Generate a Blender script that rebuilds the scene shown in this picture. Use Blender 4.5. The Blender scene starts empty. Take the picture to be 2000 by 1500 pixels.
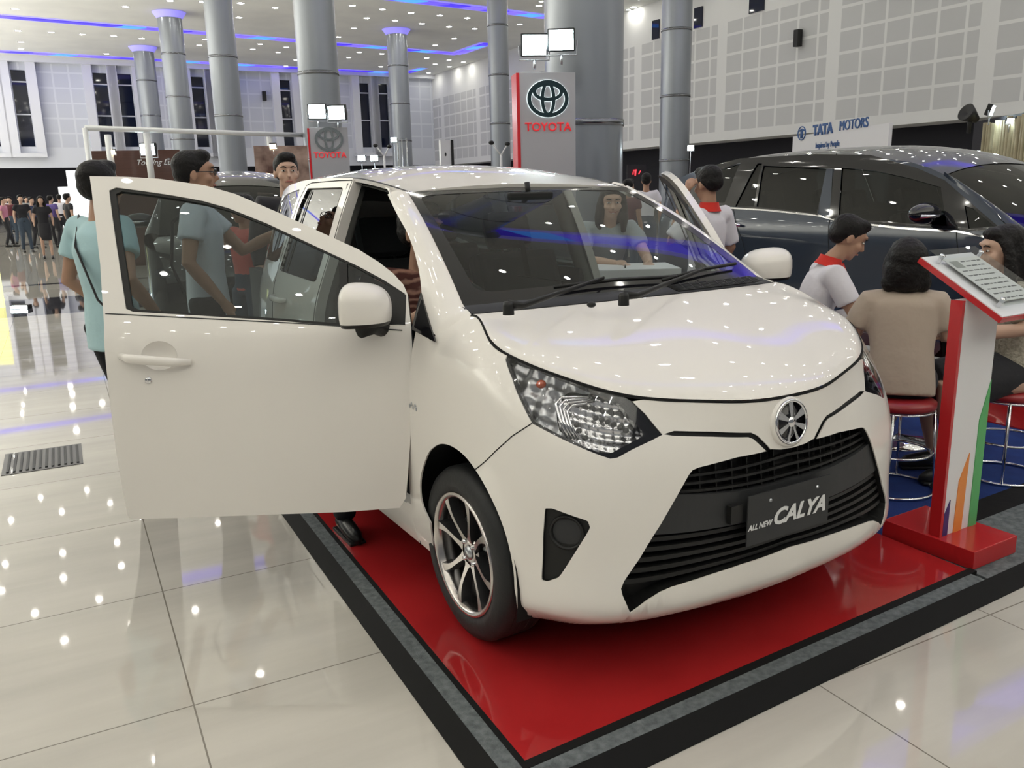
import bpy, bmesh, math, random
import numpy as np
from mathutils import Vector, Matrix
from mathutils.geometry import delaunay_2d_cdt
random.seed(7)
SC = bpy.context.scene
COL = SC.collection
# ------------------------------------------------------------------ camera
# frame: x to the viewer's right, y away, z up, origin on the red floor panel under the white car's front axle
CF = 1634.94
CC = np.array([-1.95648, -2.31407, 1.47255])
CYAW, CPITCH, CROLL = 0.532447, 0.228619, -0.023189
def cam_rot():
    cy, sy, cp, sp = math.cos(CYAW), math.sin(CYAW), math.cos(CPITCH), math.sin(CPITCH)
    fwd = np.array([sy*cp, cy*cp, -sp]); right = np.array([cy, -sy, 0.0]); up = np.cross(right, fwd)
    cr, sr = math.cos(CROLL), math.sin(CROLL)
    return cr*right+sr*up, -sr*right+cr*up, fwd
CR, CU, CFW = cam_rot()
cam = bpy.data.cameras.new('camera'); camo = bpy.data.objects.new('camera', cam); COL.objects.link(camo)
camo.matrix_world = Matrix(((CR[0], CU[0], -CFW[0], CC[0]), (CR[1], CU[1], -CFW[1], CC[1]), (CR[2], CU[2], -CFW[2], CC[2]), (0, 0, 0, 1)))
cam.sensor_fit = 'HORIZONTAL'; cam.sensor_width = 36.0; cam.lens = CF/2000*36.0
cam.clip_start = 0.05; cam.clip_end = 400
SC.camera = camo
SC.view_settings.view_transform = 'Standard'; SC.view_settings.look = 'None'
SC.view_settings.gamma = 1.0; SC.view_settings.exposure = 0.04
SC.view_settings.use_curve_mapping = False
try:
    SC.cycles.max_bounces = 8; SC.cycles.diffuse_bounces = 3; SC.cycles.glossy_bounces = 4
    SC.cycles.transmission_bounces = 8; SC.cycles.transparent_max_bounces = 16
    SC.cycles.sample_clamp_indirect = 6.0; SC.cycles.caustics_reflective = False; SC.cycles.caustics_refractive = False
except Exception:
    pass
# ------------------------------------------------------------------ world: the unseen rest of the lit hall
W = bpy.data.worlds.new('world'); SC.world = W; W.use_nodes = True
bgn = W.node_tree.nodes['Background']; bgn.inputs[0].default_value = (0.80, 0.83, 0.86, 1); bgn.inputs[1].default_value = 0.17
LAMP_L = 95.0      # radiance of one ceiling downlight

# ------------------------------------------------------------------ projection helpers
def cray(px, py):
    d = CR*((px-1000)/CF) - CU*((py-750)/CF) + CFW
    return CC, d
def on(px, py, ax, val):
    C, d = cray(px, py); t = (val-C[ax])/d[ax]; return C+t*d
def at_depth(px, py, dep):
    C, d = cray(px, py); return C+d*dep
def project(P):
    q = np.atleast_2d(P)-CC
    X, Y, Z = q@CR, q@CU, q@CFW
    return np.c_[1000+CF*X/Z, 750-CF*Y/Z]
# ------------------------------------------------------------------ hall frame (turned 2.75 degrees from the car)
HA = math.radians(2.75)
FLOOR_Z = -0.05
def hall_matrix():
    return Matrix.Translation((CC[0], CC[1], 0)) @ Matrix.Rotation(-HA, 4, 'Z')
def to_hall(P):
    d = (P[0]-CC[0], P[1]-CC[1]); c, s = math.cos(HA), math.sin(HA)
    return (d[0]*c-d[1]*s, d[0]*s+d[1]*c)
def from_hall(a, b, z=0.0):
    c, s = math.cos(HA), math.sin(HA)
    return Vector((CC[0]+a*c+b*s, CC[1]-a*s+b*c, z))
# ------------------------------------------------------------------ materials
MATS = {}
def pmat(name, col, rough=0.5, metal=0.0, coat=0.0, emit=None, estr=0.0, alpha=1.0, trans=0.0, ior=1.45, spec=0.5, coatr=0.03, noise=None, bump=None, sheen=0.0):
    if name in MATS: return MATS[name]
    m = bpy.data.materials.new(name); m.use_nodes = True; nt = m.node_tree
    b = nt.nodes['Principled BSDF']
    b.inputs['Base Color'].default_value = (*col, 1); b.inputs['Roughness'].default_value = rough
    b.inputs['Metallic'].default_value = metal; b.inputs['Coat Weight'].default_value = coat
    b.inputs['Coat Roughness'].default_value = coatr; b.inputs['IOR'].default_value = ior
    b.inputs['Specular IOR Level'].default_value = spec
    b.inputs['Transmission Weight'].default_value = trans; b.inputs['Alpha'].default_value = alpha
    b.inputs['Sheen Weight'].default_value = sheen
    if emit: b.inputs['Emission Color'].default_value = (*emit, 1); b.inputs['Emission Strength'].default_value = estr
    if noise:   # (scale, other colour, lo, hi)
        tc = nt.nodes.new('ShaderNodeTexCoord'); n = nt.nodes.new('ShaderNodeTexNoise'); n.inputs['Scale'].default_value = noise[0]
        n.inputs['Detail'].default_value = 6
        r = nt.nodes.new('ShaderNodeValToRGB'); r.color_ramp.elements[0].position = noise[2]; r.color_ramp.elements[1].position = noise[3]
        r.color_ramp.elements[0].color = (*col, 1); r.color_ramp.elements[1].color = (*noise[1], 1)
        nt.links.new(tc.outputs['Object'], n.inputs['Vector']); nt.links.new(n.outputs['Fac'], r.inputs['Fac']); nt.links.new(r.outputs['Color'], b.inputs['Base Color'])
    if bump:    # (scale, strength)
        tc = nt.nodes.new('ShaderNodeTexCoord'); n = nt.nodes.new('ShaderNodeTexNoise'); n.inputs['Scale'].default_value = bump[0]
        n.inputs['Detail'].default_value = 4
        bp = nt.nodes.new('ShaderNodeBump'); bp.inputs['Strength'].default_value = bump[1]; bp.inputs['Distance'].default_value = bump[2] if len(bump) > 2 else 0.01
        nt.links.new(tc.outputs['Object'], n.inputs['Vector']); nt.links.new(n.outputs['Fac'], bp.inputs['Height']); nt.links.new(bp.outputs['Normal'], b.inputs['Normal'])
    MATS[name] = m; return m
def glassmat(name, tint=(0.5, 0.55, 0.53), refl=(1, 1, 1), rough=0.0):
    # thin sheet glass: clear (tinted) transmission plus a mirror layer by Fresnel
    if name in MATS: return MATS[name]
    m = bpy.data.materials.new(name); m.use_nodes = True; nt = m.node_tree; nt.nodes.clear()
    o = nt.nodes.new('ShaderNodeOutputMaterial'); t = nt.nodes.new('ShaderNodeBsdfTransparent'); t.inputs[0].default_value = (*tint, 1)
    g = nt.nodes.new('ShaderNodeBsdfGlossy'); g.inputs['Roughness'].default_value = rough; g.inputs[0].default_value = (*refl, 1)
    f = nt.nodes.new('ShaderNodeFresnel'); ge = nt.nodes.new('ShaderNodeNewGeometry'); mr = nt.nodes.new('ShaderNodeMapRange'); mr.inputs['To Min'].default_value = 1.5; mr.inputs['To Max'].default_value = 1/1.5; nt.links.new(ge.outputs['Backfacing'], mr.inputs['Value']); nt.links.new(mr.outputs[0], f.inputs['IOR'])
    mx = nt.nodes.new('ShaderNodeMixShader')
    nt.links.new(f.outputs[0], mx.inputs[0]); nt.links.new(t.outputs[0], mx.inputs[1]); nt.links.new(g.outputs[0], mx.inputs[2]); nt.links.new(mx.outputs[0], o.inputs[0])
    MATS[name] = m; return m
def M_(n): return MATS[n]
pmat('white_paint', (0.85, 0.815, 0.765), 0.35, coat=1.0, coatr=0.012)
pmat('blue_paint', (0.012, 0.022, 0.042), 0.35, metal=0.3, coat=1.0, coatr=0.03)
pmat('black_plastic', (0.008, 0.008, 0.008), 0.45)
pmat('grey_plastic', (0.028, 0.029, 0.031), 0.5)
pmat('gloss_black', (0.008, 0.008, 0.01), 0.08, coat=0.5)
pmat('dark_void', (0.004, 0.004, 0.004), 0.9)
pmat('rubber', (0.014, 0.015, 0.016), 0.55, bump=(60, 0.15))
pmat('alloy', (0.62, 0.58, 0.56), 0.22, metal=1.0)
pmat('dark_alloy', (0.03, 0.03, 0.032), 0.35, metal=0.4, coat=0.3)
pmat('chrome', (0.80, 0.80, 0.82), 0.06, metal=1.0)
pmat('steel', (0.55, 0.57, 0.60), 0.30, metal=1.0)
pmat('black_fabric', (0.02, 0.021, 0.023), 0.9, sheen=0.2)
pmat('headliner', (0.20, 0.20, 0.19), 0.9)
pmat('red_gloss', (0.43, 0.022, 0.024), 0.10, coat=0.6, noise=(3, (0.38, 0.018, 0.020), 0.4, 0.7))
pmat('red_panel', (0.50, 0.020, 0.024), 0.25, coat=0.4)
pmat('grey_carpet', (0.10, 0.115, 0.12), 0.95, noise=(40, (0.20, 0.22, 0.225), 0.35, 0.7), bump=(300, 0.6))
pmat('black_edge', (0.008, 0.008, 0.008), 0.75, spec=0.2, bump=(8, 0.3))
pmat('blue_carpet', (0.004, 0.022, 0.14), 0.9, noise=(6, (0.006, 0.035, 0.19), 0.4, 0.7), bump=(300, 0.5))
pmat('white_board', (0.78, 0.78, 0.80), 0.35)
pmat('lamp_white', (1, 1, 1), 0.5, emit=(1, 0.97, 0.88), estr=LAMP_L)
pmat('lens_clear', (1, 1, 1), 0.02, trans=1.0, ior=1.3)
glassmat('car_glass', (0.62, 0.70, 0.68)); glassmat('dark_glass', (0.10, 0.12, 0.12)); glassmat('window_glass', (0.30, 0.36, 0.36)); glassmat('clear_lens', (0.97, 0.97, 0.98))
glassmat('acrylic', (0.86, 0.90, 0.90))
# ------------------------------------------------------------------ object helpers
def link(name, me, mats, parent=None, smooth=True):
    o = bpy.data.objects.new(name, me); COL.objects.link(o)
    for m in (mats if isinstance(mats, (list, tuple)) else [mats]): me.materials.append(MATS[m] if isinstance(m, str) else m)
    if parent is not None: o.parent = parent
    return o
def tag(o, label, cat=None, group=None, kind=None):
    if label: o['label'] = label
    if cat: o['category'] = cat
    if group: o['group'] = group
    if kind: o['kind'] = kind
    return o
def thing(name, label, cat, loc=(0, 0, 0), rz=0.0, group=None):
    o = bpy.data.objects.new(name, None); COL.objects.link(o); o.location = loc; o.rotation_euler = (0, 0, rz)
    o.empty_display_size = 0.2
    return tag(o, label, cat, group)
def struct(name, me_or_mb, mats=None, parent=None, mat=None):
    o = me_or_mb.build(name, mats, parent); o['kind'] = 'structure'
    if mat is not None: o.matrix_world = mat
    return o
class MB:
    """collects shapes into one mesh"""
    def __init__(s): s.v = []; s.f = []; s.mi = []; s.sm = []
    def add(s, vs, fs, mi=0, smooth=False, mtx=None):
        b = len(s.v)
        if mtx is not None: vs = [mtx @ Vector(v) for v in vs]
        s.v += [tuple(v) for v in vs]
        for f in fs: s.f.append([b+i for i in f]); s.mi.append(mi); s.sm.append(smooth)
        return s
    def box(s, lo, hi, mi=0, mtx=None, bev=0.0):
        (x0, y0, z0), (x1, y1, z1) = lo, hi
        if bev > 0:
            bm = bmesh.new(); bmesh.ops.create_cube(bm, size=1.0)
            for v in bm.verts: v.co = Vector(((x0+x1)/2+v.co.x*(x1-x0), (y0+y1)/2+v.co.y*(y1-y0), (z0+z1)/2+v.co.z*(z1-z0)))
            bmesh.ops.bevel(bm, geom=bm.edges[:], offset=bev, segments=2, profile=0.6, affect='EDGES')
            vs = [v.co.copy() for v in bm.verts]; bm.verts.index_update(); fs = [[v.index for v in f.verts] for f in bm.faces]; bm.free()
            return s.add(vs, fs, mi, False, mtx)
        vs = [(x0,y0,z0),(x1,y0,z0),(x1,y1,z0),(x0,y1,z0),(x0,y0,z1),(x1,y0,z1),(x1,y1,z1),(x0,y1,z1)]
        return s.add(vs, [(0,3,2,1),(4,5,6,7),(0,1,5,4),(1,2,6,5),(2,3,7,6),(3,0,4,7)], mi, False, mtx)
    def tube(s, pts, r, n=10, mi=0, closed=False, caps=True, flat=1.0, mtx=None):
        pts = [Vector(p) for p in pts]; N = len(pts)
        rs = r if isinstance(r, (list, tuple)) else [r]*N
        tang = []
        for i in range(N):
            a = pts[(i-1) % N] if (closed or i > 0) else pts[i]; b = pts[(i+1) % N] if (closed or i < N-1) else pts[i]
            t = (b-a); tang.append(t.normalized() if t.length > 1e-9 else Vector((0, 0, 1)))
        ref = Vector((0, 0, 1)) if abs(tang[0].z) < 0.9 else Vector((1, 0, 0))
        nrm = (ref - tang[0]*ref.dot(tang[0])).normalized(); vs = []
        for i in range(N):
            nn = nrm - tang[i]*nrm.dot(tang[i]); nrm = nn.normalized() if nn.length > 1e-6 else nrm
            bi = tang[i].cross(nrm)
            for k in range(n):
                a = 2*math.pi*k/n; vs.append(pts[i]+nrm*(math.cos(a)*rs[i])+bi*(math.sin(a)*rs[i]*flat))
        fs = []
        for i in range(N if closed else N-1):
            for k in range(n):
                j = (i+1) % N; fs.append((i*n+k, i*n+(k+1) % n, j*n+(k+1) % n, j*n+k))
        if caps and not closed: fs.append(tuple(range(n-1, -1, -1))); fs.append(tuple((N-1)*n+k for k in range(n)))
        return s.add(vs, fs, mi, True, mtx)
    def lathe(s, prof, n=32, mi=0, mtx=None, axis='Z', smooth=True):
        vs = []
        for (r, z) in prof:
            for k in range(n):
                a = 2*math.pi*k/n
                p = (r*math.cos(a), r*math.sin(a), z) if axis == 'Z' else ((z, r*math.cos(a), r*math.sin(a)) if axis == 'X' else (r*math.cos(a), z, r*math.sin(a)))
                vs.append(p)
        fs = [(i*n+k, i*n+(k+1) % n, (i+1)*n+(k+1) % n, (i+1)*n+k) for i in range(len(prof)-1) for k in range(n)]
        return s.add(vs, fs, mi, smooth, mtx)
    def prism(s, poly, z0, z1, mi=0, mtx=None):
        """extrude a 2D polygon (x,y) from z0 to z1, ear-clipped caps"""
        n = len(poly); ar = sum(poly[i][0]*poly[(i+1) % n][1]-poly[(i+1) % n][0]*poly[i][1] for i in range(n))
        if ar < 0: poly = poly[::-1]
        vs = [(x, y, z0) for x, y in poly]+[(x, y, z1) for x, y in poly]
        return s.add(vs, [tuple(range(n-1, -1, -1)), tuple(range(n, 2*n))]+[(i, (i+1) % n, n+(i+1) % n, n+i) for i in range(n)], mi, False, mtx)
    def ellipsoid(s, c, r, n=16, m=10, mi=0, mtx=None):
        vs = [(c[0], c[1], c[2]-r[2])]
        for j in range(1, m):
            ph = -math.pi/2+math.pi*j/m
            for k in range(n):
                a = 2*math.pi*k/n; vs.append((c[0]+r[0]*math.cos(ph)*math.cos(a), c[1]+r[1]*math.cos(ph)*math.sin(a), c[2]+r[2]*math.sin(ph)))
        vs.append((c[0], c[1], c[2]+r[2])); fs = []
        for k in range(n): fs.append((0, 1+(k+1) % n, 1+k))
        for j in range(m-2):
            for k in range(n): a = 1+j*n; fs.append((a+k, a+(k+1) % n, a+n+(k+1) % n, a+n+k))
        a = 1+(m-2)*n
        for k in range(n): fs.append((a+k, a+(k+1) % n, len(vs)-1))
        return s.add(vs, fs, mi, True, mtx)
    def mesh(s, name):
        me = bpy.data.meshes.new(name); me.from_pydata(s.v, [], s.f)
        me.polygons.foreach_set('material_index', s.mi); me.polygons.foreach_set('use_smooth', s.sm); me.update(); return me
    def build(s, name, mats, parent=None):
        return link(name, s.mesh(name), mats, parent)
def add_mod(o, kind, **kw):
    m = o.modifiers.new(kind.lower(), kind)
    for k, v in kw.items(): setattr(m, k, v)
    return m
def text_mesh(body, size, depth, name='lettering', shear=0.0, xs=1.0, bold=0.0, spacing=1.0):
    cu = bpy.data.curves.new(name, 'FONT'); cu.body = body; cu.size = size; cu.extrude = depth; cu.shear = shear; cu.offset = bold
    cu.align_x = 'CENTER'; cu.align_y = 'CENTER'; cu.space_character = spacing; cu.resolution_u = 3
    o = bpy.data.objects.new(name, cu); COL.objects.link(o)
    dg = bpy.context.evaluated_depsgraph_get(); me = bpy.data.meshes.new_from_object(o.evaluated_get(dg))
    bpy.data.objects.remove(o); bpy.data.curves.remove(cu)
    for v in me.vertices: v.co.x *= xs
    me.materials.clear(); return me
def plane_mtx(origin, xdir, ydir):
    x = Vector(xdir).normalized(); y = Vector(ydir); y = (y-x*y.dot(x)).normalized(); z = x.cross(y); o = Vector(origin)
    return Matrix(((x.x, y.x, z.x, o.x), (x.y, y.y, z.y, o.y), (x.z, y.z, z.z, o.z), (0, 0, 0, 1)))
def copy_tree(o, parent=None):
    c = o.copy(); COL.objects.link(c)
    if parent is not None: c.parent = parent; c.matrix_parent_inverse = o.matrix_parent_inverse.copy()
    for ch in list(o.children): copy_tree(ch, c)
    return c
# ------------------------------------------------------------------ the exhibition hall
HM = hall_matrix()
def nodemat(name, rough=0.5, coat=0.0, spec=0.5):
    m = bpy.data.materials.new(name); m.use_nodes = True; MATS[name] = m; nt = m.node_tree
    b = nt.nodes['Principled BSDF']; b.inputs['Roughness'].default_value = rough; b.inputs['Coat Weight'].default_value = coat; b.inputs['Specular IOR Level'].default_value = spec
    return m, nt, b
class NG:
    def __init__(s, nt): s.nt = nt
    def m(s, op, a, b=0.0, c=None):
        n = s.nt.nodes.new('ShaderNodeMath'); n.operation = op
        for i, v in enumerate((a, b) if c is None else (a, b, c)):
            if isinstance(v, (int, float)): n.inputs[i].default_value = v
            else: s.nt.links.new(v, n.inputs[i])
        return n.outputs[0]
    def mix(s, f, c1, c2):
        n = s.nt.nodes.new('ShaderNodeMix'); n.data_type = 'RGBA'
        if isinstance(f, (int, float)): n.inputs[0].default_value = f
        else: s.nt.links.new(f, n.inputs[0])
        for i, c in ((6, c1), (7, c2)):
            if isinstance(c, tuple): n.inputs[i].default_value = (*c, 1)
            else: s.nt.links.new(c, n.inputs[i])
        return n.outputs[2]
    def xyz(s):
        tc = s.nt.nodes.new('ShaderNodeTexCoord'); sp = s.nt.nodes.new('ShaderNodeSeparateXYZ'); s.nt.links.new(tc.outputs['Object'], sp.inputs[0]); return tc.outputs['Object'], sp.outputs[0], sp.outputs[1], sp.outputs[2]
    def noise(s, vec, sc, det=4, rough=0.5):
        n = s.nt.nodes.new('ShaderNodeTexNoise'); n.inputs['Scale'].default_value = sc; n.inputs['Detail'].default_value = det; n.inputs['Roughness'].default_value = rough
        s.nt.links.new(vec, n.inputs['Vector']); return n.outputs['Fac']
    def line(s, x, pitch, off, w):      # 1 on joint lines
        t = s.m('SUBTRACT', x, off); t = s.m('DIVIDE', t, pitch); t = s.m('FRACT', t); t = s.m('SUBTRACT', t, 0.5); t = s.m('ABSOLUTE', t); t = s.m('SUBTRACT', 0.5, t)
        return s.m('LESS_THAN', t, w/pitch/2)
    def between(s, x, a, b):
        return s.m('MULTIPLY', s.m('GREATER_THAN', x, a), s.m('LESS_THAN', x, b))
# floor tiles: polished cream stone
m, nt, b = nodemat('floor_tiles', 0.03, 0.0, 0.8); g = NG(nt); vec, x, y, z = g.xyz()
jt = g.m('MAXIMUM', g.line(x, 0.862, 0.18, 0.005), g.line(y, 0.868, 2.49, 0.005))
n1 = g.noise(vec, 0.55, 5); mp = nt.nodes.new('ShaderNodeMapping'); mp.inputs['Scale'].default_value = (0.6, 4.0, 1); mp.inputs['Rotation'].default_value = (0, 0, 0.25); nt.links.new(vec, mp.inputs[0])
n2 = g.noise(mp.outputs[0], 1.3, 8, 0.6)
f = g.m('MULTIPLY', g.m('ADD', n1, n2), 0.5)
rp = nt.nodes.new('ShaderNodeValToRGB'); rp.color_ramp.elements[0].position = 0.40; rp.color_ramp.elements[1].position = 0.60
rp.color_ramp.elements[0].color = (0.50, 0.475, 0.425, 1); rp.color_ramp.elements[1].color = (0.60, 0.57, 0.51, 1); nt.links.new(f, rp.inputs[0])
c = g.mix(jt, rp.outputs[0], (0.22, 0.20, 0.17))
band = g.m('MAXIMUM', g.m('MAXIMUM', g.between(y, 13.0, 15.3), g.between(y, 34.0, 34.6)), g.m('MAXIMUM', g.between(y, 17.7, 17.95), g.between(y, 49, 50)))
c = g.mix(g.m('MULTIPLY', band, g.m('GREATER_THAN', y, 1.0)), c, (0.045, 0.045, 0.055)); nt.links.new(c, b.inputs['Base Color'])
q = MB(); q.add([(-45, -14, FLOOR_Z), (60, -14, FLOOR_Z), (60, 70, FLOOR_Z), (-45, 70, FLOOR_Z)], [(0, 1, 2, 3)]); struct('floor', q, 'floor_tiles', mat=HM)
# perforated square panels on the walls
def wallmat(name, ax, pitch, off, zp, zo, grp=None, base=(0.80, 0.81, 0.80), pan=(0.60, 0.61, 0.61), w=0.11, gate=None):
    m, nt, b = nodemat(name, 0.7, 0.0, 0.3); g = NG(nt); vec, x, y, z = g.xyz(); c0 = (x, y)[ax]
    ln = g.m('MAXIMUM', g.line(c0, pitch, off, w), g.line(z, zp, zo, w))
    if grp: ln = g.m('MAXIMUM', ln, g.line(c0, grp[0], grp[1], grp[2]))
    ln = g.m('MAXIMUM', ln, g.m('LESS_THAN', z, zo+0.02))
    if gate: ln = g.m('MAXIMUM', ln, g.m('GREATER_THAN', z, gate))
    n = g.noise(vec, 1.1, 2); n = g.m('MULTIPLY', g.m('SUBTRACT', n, 0.5), 0.25)
    pc = g.mix(g.m('ADD', 0.5, n), tuple(k*0.93 for k in pan), tuple(min(1, k*1.07) for k in pan))
    nt.links.new(g.mix(ln, pc, base), b.inputs['Base Color'])
wallmat('right_wall_panels', 1, 1.04, 0.10, 0.82, 3.75, (6.24, 5.55, 0.62), gate=8.4)
wallmat('back_wall_panels', 0, 0.93, -0.1, 0.93, 4.72, None, base=(0.74, 0.77, 0.82), pan=(0.63, 0.66, 0.72))
pmat('wall_white', (0.74, 0.76, 0.80), 0.7); pmat('ceiling_white', (0.86, 0.87, 0.83), 0.8, noise=(0.5, (0.80, 0.81, 0.78), 0.4, 0.65))
pmat('dark_band', (0.018, 0.018, 0.024), 0.8); pmat('night_glass', (0.006, 0.010, 0.03), 0.05, coat=0.3)
ZC = 10.2
q = MB(); q.add([(27.0, -14, 3.4), (27.0, 63.5, 3.4), (27.0, 63.5, ZC), (27.0, -14, ZC)], [(0, 1, 2, 3)]); q.add([(27.0, -14, 3.4), (28.6, -14, 3.4), (28.6, 63.5, 3.4), (27.0, 63.5, 3.4)], [(0, 1, 2, 3)])
struct('wall_right', q, 'right_wall_panels', mat=HM)
q = MB(); q.box((28.6, -14, FLOOR_Z), (28.8, 64, 3.6)); struct('wall_right_recess', q, 'dark_band', mat=HM)
# back wall with slot windows
wins = [(-9.2, -8.4), (-7.7, -6.9), (-3.4, -2.6), (-1.48, -0.68), (3.16, 3.97), (4.61, 5.44), (9.2, 10.0), (10.7, 11.5), (15.17, 15.94), (21.04, 21.84), (22.52, 23.33)]
q = MB(); edges = [-25.0]+[e for w in wins for e in w]+[28.6]
for i in range(0, len(edges), 2): q.box((edges[i], 63.5, 3.5), (edges[i+1], 64.2, ZC))
for a0, a1 in wins: q.box((a0, 63.5, 3.5), (a1, 64.2, 4.82)); q.box((a0, 63.5, 9.45), (a1, 64.2, ZC))
struct('wall_back', q, 'back_wall_panels', mat=HM)
q = MB()
for a0, a1 in wins:
    for e in (a0-0.62, a1+0.05): q.box((e, 63.05, 4.3), (e+0.55, 63.5, 9.9))
    q.box((a0-0.62, 62.9, 4.15), (a1+0.6, 63.5, 4.4))
struct('trim_1', q, 'wall_white', mat=HM)
q = MB(); q.box((-25, 62.9, 9.9), (27, 63.5, ZC)); struct('trim_2', q, 'wall_white', mat=HM)
q = MB(); q.box((-25, 66.5, FLOOR_Z), (29, 66.7, 4.0)); struct('wall_back_recess', q, 'dark_band', mat=HM)
for k, (a0, a1) in enumerate(wins):
    w = bpy.data.objects.new('window_%d' % (k+1), None); COL.objects.link(w); w.matrix_world = HM; w['kind'] = 'structure'
    MB().box((a0, 63.7, 4.8), (a1, 63.75, 9.5)).build('pane', 'night_glass', w)
    q = MB(); q.box((a0, 63.62, 8.72), (a1, 63.7, 8.80)); q.box((a0, 63.62, 6.75), (a1, 63.7, 6.83)); q.build('mullion', 'wall_white', w)
# high dark openings in the right wall
for k, (b0, b1) in enumerate([(35.0, 35.55), (31.85, 32.4), (28.0, 28.85), (24.4, 25.1), (20.6, 21.4), (38.6, 39.1)]):
    w = MB().box((26.93, b0, 8.48), (27.05, b1, 9.35)).build('window_%d' % (20+k), 'night_glass'); w.matrix_world = HM; w['kind'] = 'structure'
# ceiling
q = MB(); q.add([(-45, -14, ZC), (60, -14, ZC), (60, 64.2, ZC), (-45, 64.2, ZC)], [(3, 2, 1, 0)]); struct('ceiling', q, 'ceiling_white', mat=HM)
# blue cove lights
m, nt, b = nodemat('cove_glow', 0.5); g = NG(nt); vec, x, y, z = g.xyz()
t = g.m('ADD', x, g.m('MULTIPLY', y, 1.0)); k1 = g.m('FRACT', g.m('DIVIDE', t, 2.6)); wn = nt.nodes.new('ShaderNodeTexWhiteNoise'); wn.noise_dimensions = '1D'; nt.links.new(g.m('FLOOR', g.m('DIVIDE', t, 1.3)), wn.inputs['W'])
rp = nt.nodes.new('ShaderNodeValToRGB'); rp.color_ramp.interpolation = 'CONSTANT'; e = rp.color_ramp.elements; e[0].color = (0.035, 0.01, 0.55, 1); e[1].position = 0.3; e[1].color = (0.14, 0.09, 0.95, 1)
for p_, c_ in ((0.55, (0.05, 0.28, 1.0)), (0.8, (0.10, 0.06, 0.9))): n_ = e.new(p_); n_.color = (*c_, 1)
nt.links.new(wn.outputs[0], rp.inputs[0]); nt.links.new(rp.outputs[0], b.inputs['Emission Color']); b.inputs['Emission Strength'].default_value = 1.6; b.inputs['Base Color'].default_value = (0.1, 0.1, 0.3, 1)
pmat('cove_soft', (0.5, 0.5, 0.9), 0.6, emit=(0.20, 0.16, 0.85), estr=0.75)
def cove(pts, label, w=0.55):
    t = thing('cove_light', label, 'ceiling light', group=None); t.matrix_world = HM
    q = MB(); q2 = MB()
    for (a0, b0), (a1, b1) in zip(pts[:-1], pts[1:]):
        d = Vector((a1-a0, b1-b0, 0)).normalized(); n = Vector((-d.y, d.x, 0))
        def strip(mb, s0, s1, z0, z1):
            A = Vector((a0, b0, 0))-d*0.0; B = Vector((a1, b1, 0))+d*0.0
            P = [A+n*s0, B+n*s0, B+n*s1, A+n*s1]; mb.add([(p.x, p.y, z0) for p in P]+[(p.x, p.y, z1) for p in P], [(0, 3, 2, 1), (4, 5, 6, 7), (0, 1, 5, 4), (1, 2, 6, 5), (2, 3, 7, 6), (3, 0, 4, 7)])
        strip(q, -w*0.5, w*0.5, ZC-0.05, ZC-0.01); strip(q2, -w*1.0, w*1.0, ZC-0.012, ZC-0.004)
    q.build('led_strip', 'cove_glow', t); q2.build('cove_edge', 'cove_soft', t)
cove([(-22, 49.0), (-1.2, 50.0), (13.5, 51.8), (24.4, 53.1), (24.5, 48.7)], 'long blue lit cove nearer the camera, turning back at its right end')
cove([(-22, 60.3), (-1.8, 61.3), (16.3, 62.6), (23.8, 62.9)], 'blue lit cove running just in front of the back wall')
cove([(24.6, 62.4), (24.8, 59.9)], 'short blue cove stub at the far right ceiling corner', 0.4)
cove([(5.0, 38.0), (15.7, 39.4), (20.1, 39.9), (23.85, 40.5)], 'blue lit cove cut by the top edge, behind the big pillar')
cove([(2, 26.5), (6, 26.5), (20, 27)], 'violet cove overhead, seen mirrored in the windscreen')
cove([(0, 9.5), (6, 9.5), (20, 10)], 'blue cove above the stand, seen mirrored in the car')
cove([(0, 2.5), (20, 3)], 'blue cove above the camera, seen mirrored in the bonnet')
# ceiling downlights
lm = MB(); lm.lathe([(0.19, -0.012), (0.19, 0.0), (0.145, -0.014), (0.145, -0.002)], 14, 1); lm.lathe([(0.0001, -0.010), (0.14, -0.010)], 12, 0)
LME = lm.mesh('ceiling_light'); LME.materials.append(MATS['lamp_white']); LME.materials.append(MATS['wall_white'])
def light_at(a, b, grp, lab):
    o = bpy.data.objects.new('ceiling_light', LME); COL.objects.link(o); o.matrix_world = HM @ Matrix.Translation((a, b, ZC)); return tag(o, lab, 'ceiling light', grp)
traced = [(29,17),(245,13),(35,60),(100,63),(161,67),(222,70),(277,75),(389,88),(401,77),(494,96),(508,86),(41,82),(41,95),(41,110),(151,116),(208,105),(250,121),(688,11),(747,18),(803,25),(859,30),(913,35),(716,35),(772,40),(824,46),(877,52),(927,56),(691,55),(661,72),(887,75),(850,88),(702,102),(681,112),(746,105),(834,113),(877,117),(850,125),(905,121),(878,130),(837,142),(809,151),(744,130),(718,138),(689,149),(1015,47),(1053,11),(1238,14),
  (543,102),(559,92),(470,6),(467,34),(537,15),(527,140),(558,129),(578,117),(332,1),(395,3)]
for a_, b_ in traced:
    P = on(a_, b_, 2, ZC); h = to_hall(P)
    reg = ('in the rows right of the small sign' if h[1] < 46.5 else 'between the two long blue coves') if h[0] > 10 else ('at upper left before the first cove' if h[1] < 51 else 'at upper left beyond the first cove')
    if h[1] > 58: reg = 'close to the far wall'
    light_at(h[0], h[1], 'ceiling downlights '+reg, 'small round white ceiling downlight '+reg)
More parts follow.
